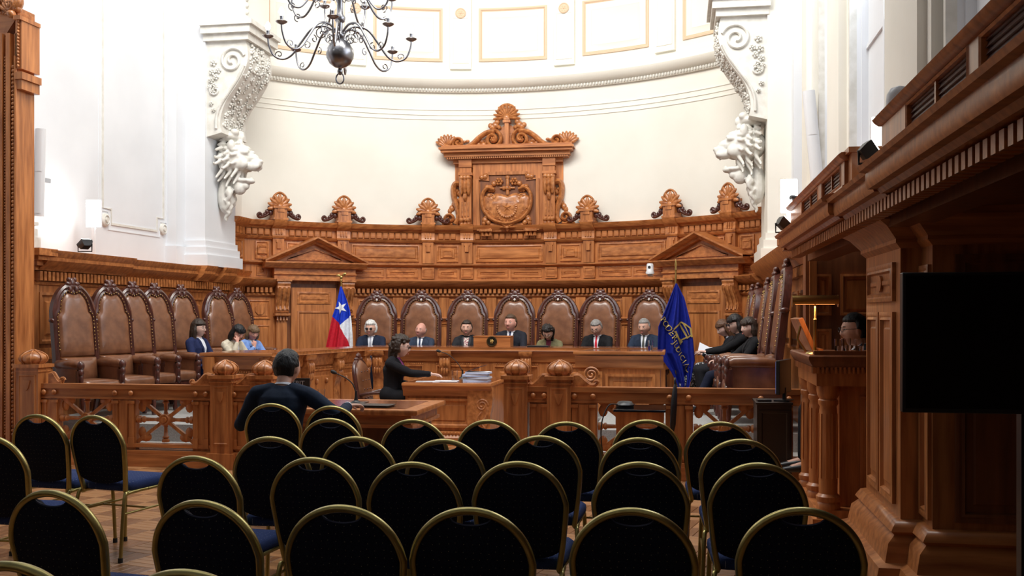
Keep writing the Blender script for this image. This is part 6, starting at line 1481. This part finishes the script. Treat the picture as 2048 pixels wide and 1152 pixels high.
# ---------------------------------------------------------------- television, speakers, cameras, floodlights
tp = atd(1805, 545, 4.0); tb = atd(1805, 825, 4.0); tv = thing('television', 'large dark flat television on a black stand at the right edge', 'television', (tp.x+.5, tp.y, 0))
put('bezel', MB().box(tp.x, tp.x+1.0, tp.y, tp.y+.05, tb.z, tp.z), black, tv, 30, bevel=.004)
put('screen', MB().box(tp.x+.012, tp.x+.988, tp.y-.002, tp.y+.01, tb.z+.018, tp.z-.012), screenm, tv, 30)
put('stand_column', MB().box(tp.x+.46, tp.x+.54, tp.y+.05, tp.y+.11, .05, tp.z-.1), black, tv, 30)
put('stand_foot', MB().box(tp.x+.12, tp.x+.88, tp.y-.15, tp.y+.35, 0, .05), black, tv, 30, bevel=.01)
def speaker(label, x0, y0, x1, y1, wpx, d):
    a = atd(x0, y0, d); b = atd(x1, y1, d); t = thing('column_speaker', label, 'speaker', b); w_ = wpx*d/F/2; ax = a-b
    M = V((0, 0, 1)).rotation_difference(ax.normalized()).to_matrix().to_4x4(); h = ax.length
    q = MB().prismz([(w_*cos(k*pi/8)*(1 if k <= 8 else 1), (w_*.8*sin(k*pi/8))) for k in range(16)], 0, h); qq = MB().merge(q, M); put('cabinet', qq, whitep, t, 50, True)
    q = MB().prismz([(w_*.86*cos(k*pi/8), -w_*.25+w_*.62*sin(k*pi/8)) for k in range(16)], .03, h*.49).prismz([(w_*.86*cos(k*pi/8), -w_*.25+w_*.62*sin(k*pi/8)) for k in range(16)], h*.51, h-.03)
    qq = MB().merge(q, M); put('grille', qq, whitep, t, 50, True); q = MB().box(-.02, .02, w_*.5, w_+.12, h*.4, h*.45); put('bracket', MB().merge(q, M), greyp, t, 30, True)
speaker('tall white column speaker on the left wall by the door frame', 81, 258, 78, 432, 21, 11.6)
speaker('tall white column speaker leaning on the right wall above the gallery', 1617, 182, 1634, 362, 25, 12.0)
def flood(label, px_, py_, d, w_, h_, aim, power, leg=0):
    p = atd(px_, py_, d); t = thing('floodlight', label, 'floodlight', p)
    ez = V(aim).normalized(); q = ez.to_track_quat('Z', 'Y').to_matrix().to_4x4()
    put('housing', MB().merge(MB().loops([[(-w_*.7, -h_*.7, -.05), (w_*.7, -h_*.7, -.05), (w_*.7, h_*.7, -.05), (-w_*.7, h_*.7, -.05)], [(-w_, -h_, .0), (w_, -h_, .0), (w_, h_, 0), (-w_, h_, 0)], [(-w_, -h_, .03), (w_, -h_, .03), (w_, h_, .03), (-w_, h_, .03)]]), q), black, t, 30, True)
    put('lamp_face', MB().merge(MB().box(-w_*.9, w_*.9, -h_*.9, h_*.9, .031, .036), q), glow, t, 30, True)
    put('yoke', MB().tube([(-w_-.02, 0, 0), (-w_-.02, 0, -h_-.03), (w_+.02, 0, -h_-.03), (w_+.02, 0, 0)], .008, 6), black, t, 50, True)
    if leg: put('leg', MB().lathe([(0, -h_-.03-leg), (.03, -h_-.03-leg), (.012, -h_-leg), (.012, -h_-.03), (0, -h_-.03)], (0, 0, 0), 10), black, t, 50, True)
    l = bpy.data.lights.new('flood', 'SPOT'); l.energy = power; l.spot_size = radians(130); l.spot_blend = .8; l.shadow_soft_size = .08; l.color = (1, .98, .94)
    o = bpy.data.objects.new('flood', l); COL.objects.link(o); o.location = p+ez*.08; o.rotation_euler = ez.to_track_quat('-Z', 'Y').to_euler()
flood('small black floodlight on the left cornice lighting the white wall', 170, 488, 12.0, .07, .06, (-.55, .25, 1), 14)
flood('small black floodlight on the gallery ledge near the right pillar', 1567, 446, 8.6, .045, .05, (.7, .25, .8), 24)
flood('black floodlight on the gallery parapet beside the dome camera', 1738, 300, 5.3, .032, .042, (.85, .2, .6), 8, .085)
def wall_glare(label, px_, py_, d, w_, h_, zb):  # added glowing panel standing in for overexposed wall near a floodlight
    p = atd(px_, py_, d); t = thing('glare_panel', label, 'lamp', p); put('glowing_panel', MB().box(-w_/2, w_/2, -.01, .01, -h_/2, h_/2), glow, t, 30, True, bevel=.005); put('panel_back', MB().box(-w_/2, w_/2, .012, .03, -h_/2, h_/2), whitep, t, 30, True); put('stand', MB().box(-.02, .02, -.01, .02, zb-p.z, -h_/2), whitep, t, 30, True)
wall_glare('added glowing panel for the wall glare on the left cornice', 187, 427, 12.6, .20, .34, 2.335)
wall_glare('added glowing panel for the wall glare beside the right pillar', 1578, 392, 8.7, .14, .29, 2.30)
wall_glare('added glowing panel for the wall glare behind the gallery parapet', 1762, 268, 5.6, .10, .19, 2.30)
p = atd(1785, 205, 4.62); pc = thing('dome_camera', 'large white dome camera standing on the gallery parapet', 'camera', (p.x+.03, p.y, 2.511))
put('dome', MB().lathe([(.0, .015), (.058, .015), (.060, .06), (.056, .09), (.038, .118), (0, .13)], (0, 0, 0), 24), whitep, pc, 50, True); put('base_ring', MB().lathe([(0, 0), (.062, 0), (.064, .010), (.058, .016), (0, .016)], (0, 0, 0), 24), greyp, pc, 50, True); put('camera_slit', MB().box(-.04, .04, -.062, -.05, .018, .026), black, pc, 30, True)
p = atd(1300, 537, 16.0); wc = thing('ledge_camera', 'white cylindrical camera on the ledge left of the right pediment', 'camera', (p.x, p.y, p.z-.09))
put('camera_body', MB().lathe([(0, 0), (.065, 0), (.07, .03), (.058, .05), (.055, .15), (.045, .17), (0, .17)], (0, 0, 0), 20), whitep, wc, 50, True); put('lens', MB().lathe([(0, 0), (.022, 0), (.022, .012), (0, .012)], (-.01, -.052, .11), 14, (0, -1, 0)), black, wc, 50, True)
put('camera_arm', MB().box(-.04, .04, .0, .6, -.02, .0), whitep, wc, 30, True)
p = atd(1578, 402, 8.6); wc = thing('webcam', 'small black webcam on the end of the gallery rail', 'camera', (p.x+.05, p.y, 2.512))
put('camera_head', MB().lathe([(0, -.045), (.024, -.04), (.026, .03), (.02, .045), (0, .045)], (0, 0, .075), 14, (-1, -.5, .15)), black, wc, 50, True); put('camera_mount', MB().lathe([(0, 0), (.05, 0), (.04, .02), (.015, .04), (.012, .06), (0, .06)], (0, 0, 0), 14), black, wc, 50, True)
# side table with projector, cabinet with monitor
p0, p1 = on(1230, 9.25, 0), on(1332, 9.25, 0); ZZ = .735
stb = thing('side_table', 'small wooden side table with a dark glass top in front of the balustrade', 'table', ((p0.x+p1.x)/2, 9.3, 0))
put('table_top', MB().box(p0.x, p1.x, 9.0, 9.55, ZZ-.02, ZZ), screenm, stb, 30, bevel=.004); put('frame', MB().box(p0.x+.02, p1.x-.02, 9.02, 9.53, ZZ-.14, ZZ-.02), wood, stb)
for x in (p0.x+.05, p1.x-.05):
    for y in (9.05, 9.5): put('leg', MB().box(x-.025, x+.025, y-.025, y+.025, 0, ZZ-.14), wood, stb)
dv = thing('conference_device', 'black round device on the side table in front of the balustrade', 'device', on(1250, 9.3, ZZ+.001)); put('device_body', MB().lathe([(0, 0), (.08, 0), (.085, .02), (.06, .05), (0, .055)], (0, 0, 0), 20), black, dv, 50, True)
cb = on(1222, 9.2, ZZ); ca_ = put('cable', MB().tube(catmull([cb+V((.06, 0, .03)), cb+V((-.02, -.05, .02)), cb+V((-.08, -.1, -.15)), cb+V((-.07, -.1, -.4)), cb+V((0, -.15, -.68)), cb+V((.3, -.2, -.727))], 8), .006, 6), black); tag(ca_, 'black cable hanging in a loop beside the small side table', 'cable')
ba = on(1350, 9.62, 0); hb = thing('umbrella', 'black umbrella hooked over the rail of the right balustrade', 'umbrella', ba)
put('umbrella_canopy', MB().tube([(0, 0, .93), (.0, -.012, .88), (-.01, -.02, .75), (-.02, -.02, .55), (-.035, -.01, .42)], [.008, .022, .03, .028, .01], 8), black, hb, 50, True); put('handle', MB().tube(catmull([V((0, 0, .92)), V((0, .01, .97)), V((0, .06, .975)), V((0, .08, .93))], 4), .011, 6), black, hb, 50, True)
kx0, kx1 = on(1512, 9.1, 0).x, on(1584, 9.1, 0).x; cab = thing('cabinet', 'dark low cabinet carrying the monitor at the right end of the balustrade', 'cabinet', ((kx0+kx1)/2, 9.2, 0))
put('cabinet_body', MB().box(kx0+.01, kx1, 9.12, 9.55, 0, .79), darkcab, cab); put('cabinet_top', MB().box(kx0, kx1+.01, 9.1, 9.57,   .79, .81), darkcab, cab, bevel=.003); put('cabinet_door', MB(lambda u, w_, v: (u, 9.12-w_, v)).panel(kx0+.03, kx1-.02, .08, .74, [(0, 0), (0, .012), (.02, .012), (.03, .004)]), darkcab, cab)
mo = thing('monitor', 'black computer monitor seen from the side on the dark cabinet', 'monitor', on(1568, 9.3, .811), radians(72)); put('monitor_housing', MB().box(-.24, .24, -.015, .02, .07, .37), black, mo, 30, True, bevel=.004); put('monitor_screen', MB().box(-.23, .23, .02, .023, .08, .36), mat('lit_screen', (.05, .1, .3), .3, emit=(.15, .3, .8), estr=.6), mo, 30, True)
put('monitor_stand', MB().box(-.02, .02, -.02, .01, 0, .12).box(-.1, .1, -.07, .07, 0, .012), black, mo, 30, True)
kb = thing('keyboard', 'black keyboard on the dark cabinet before the monitor', 'keyboard', on(1530, 9.22, .811), radians(5)); put('keyboard_body', MB().box(-.07, .05, -.05, .05, 0, .018), black, kb, 30, True, bevel=.003)
bpy.data.scenes.remove(TS)
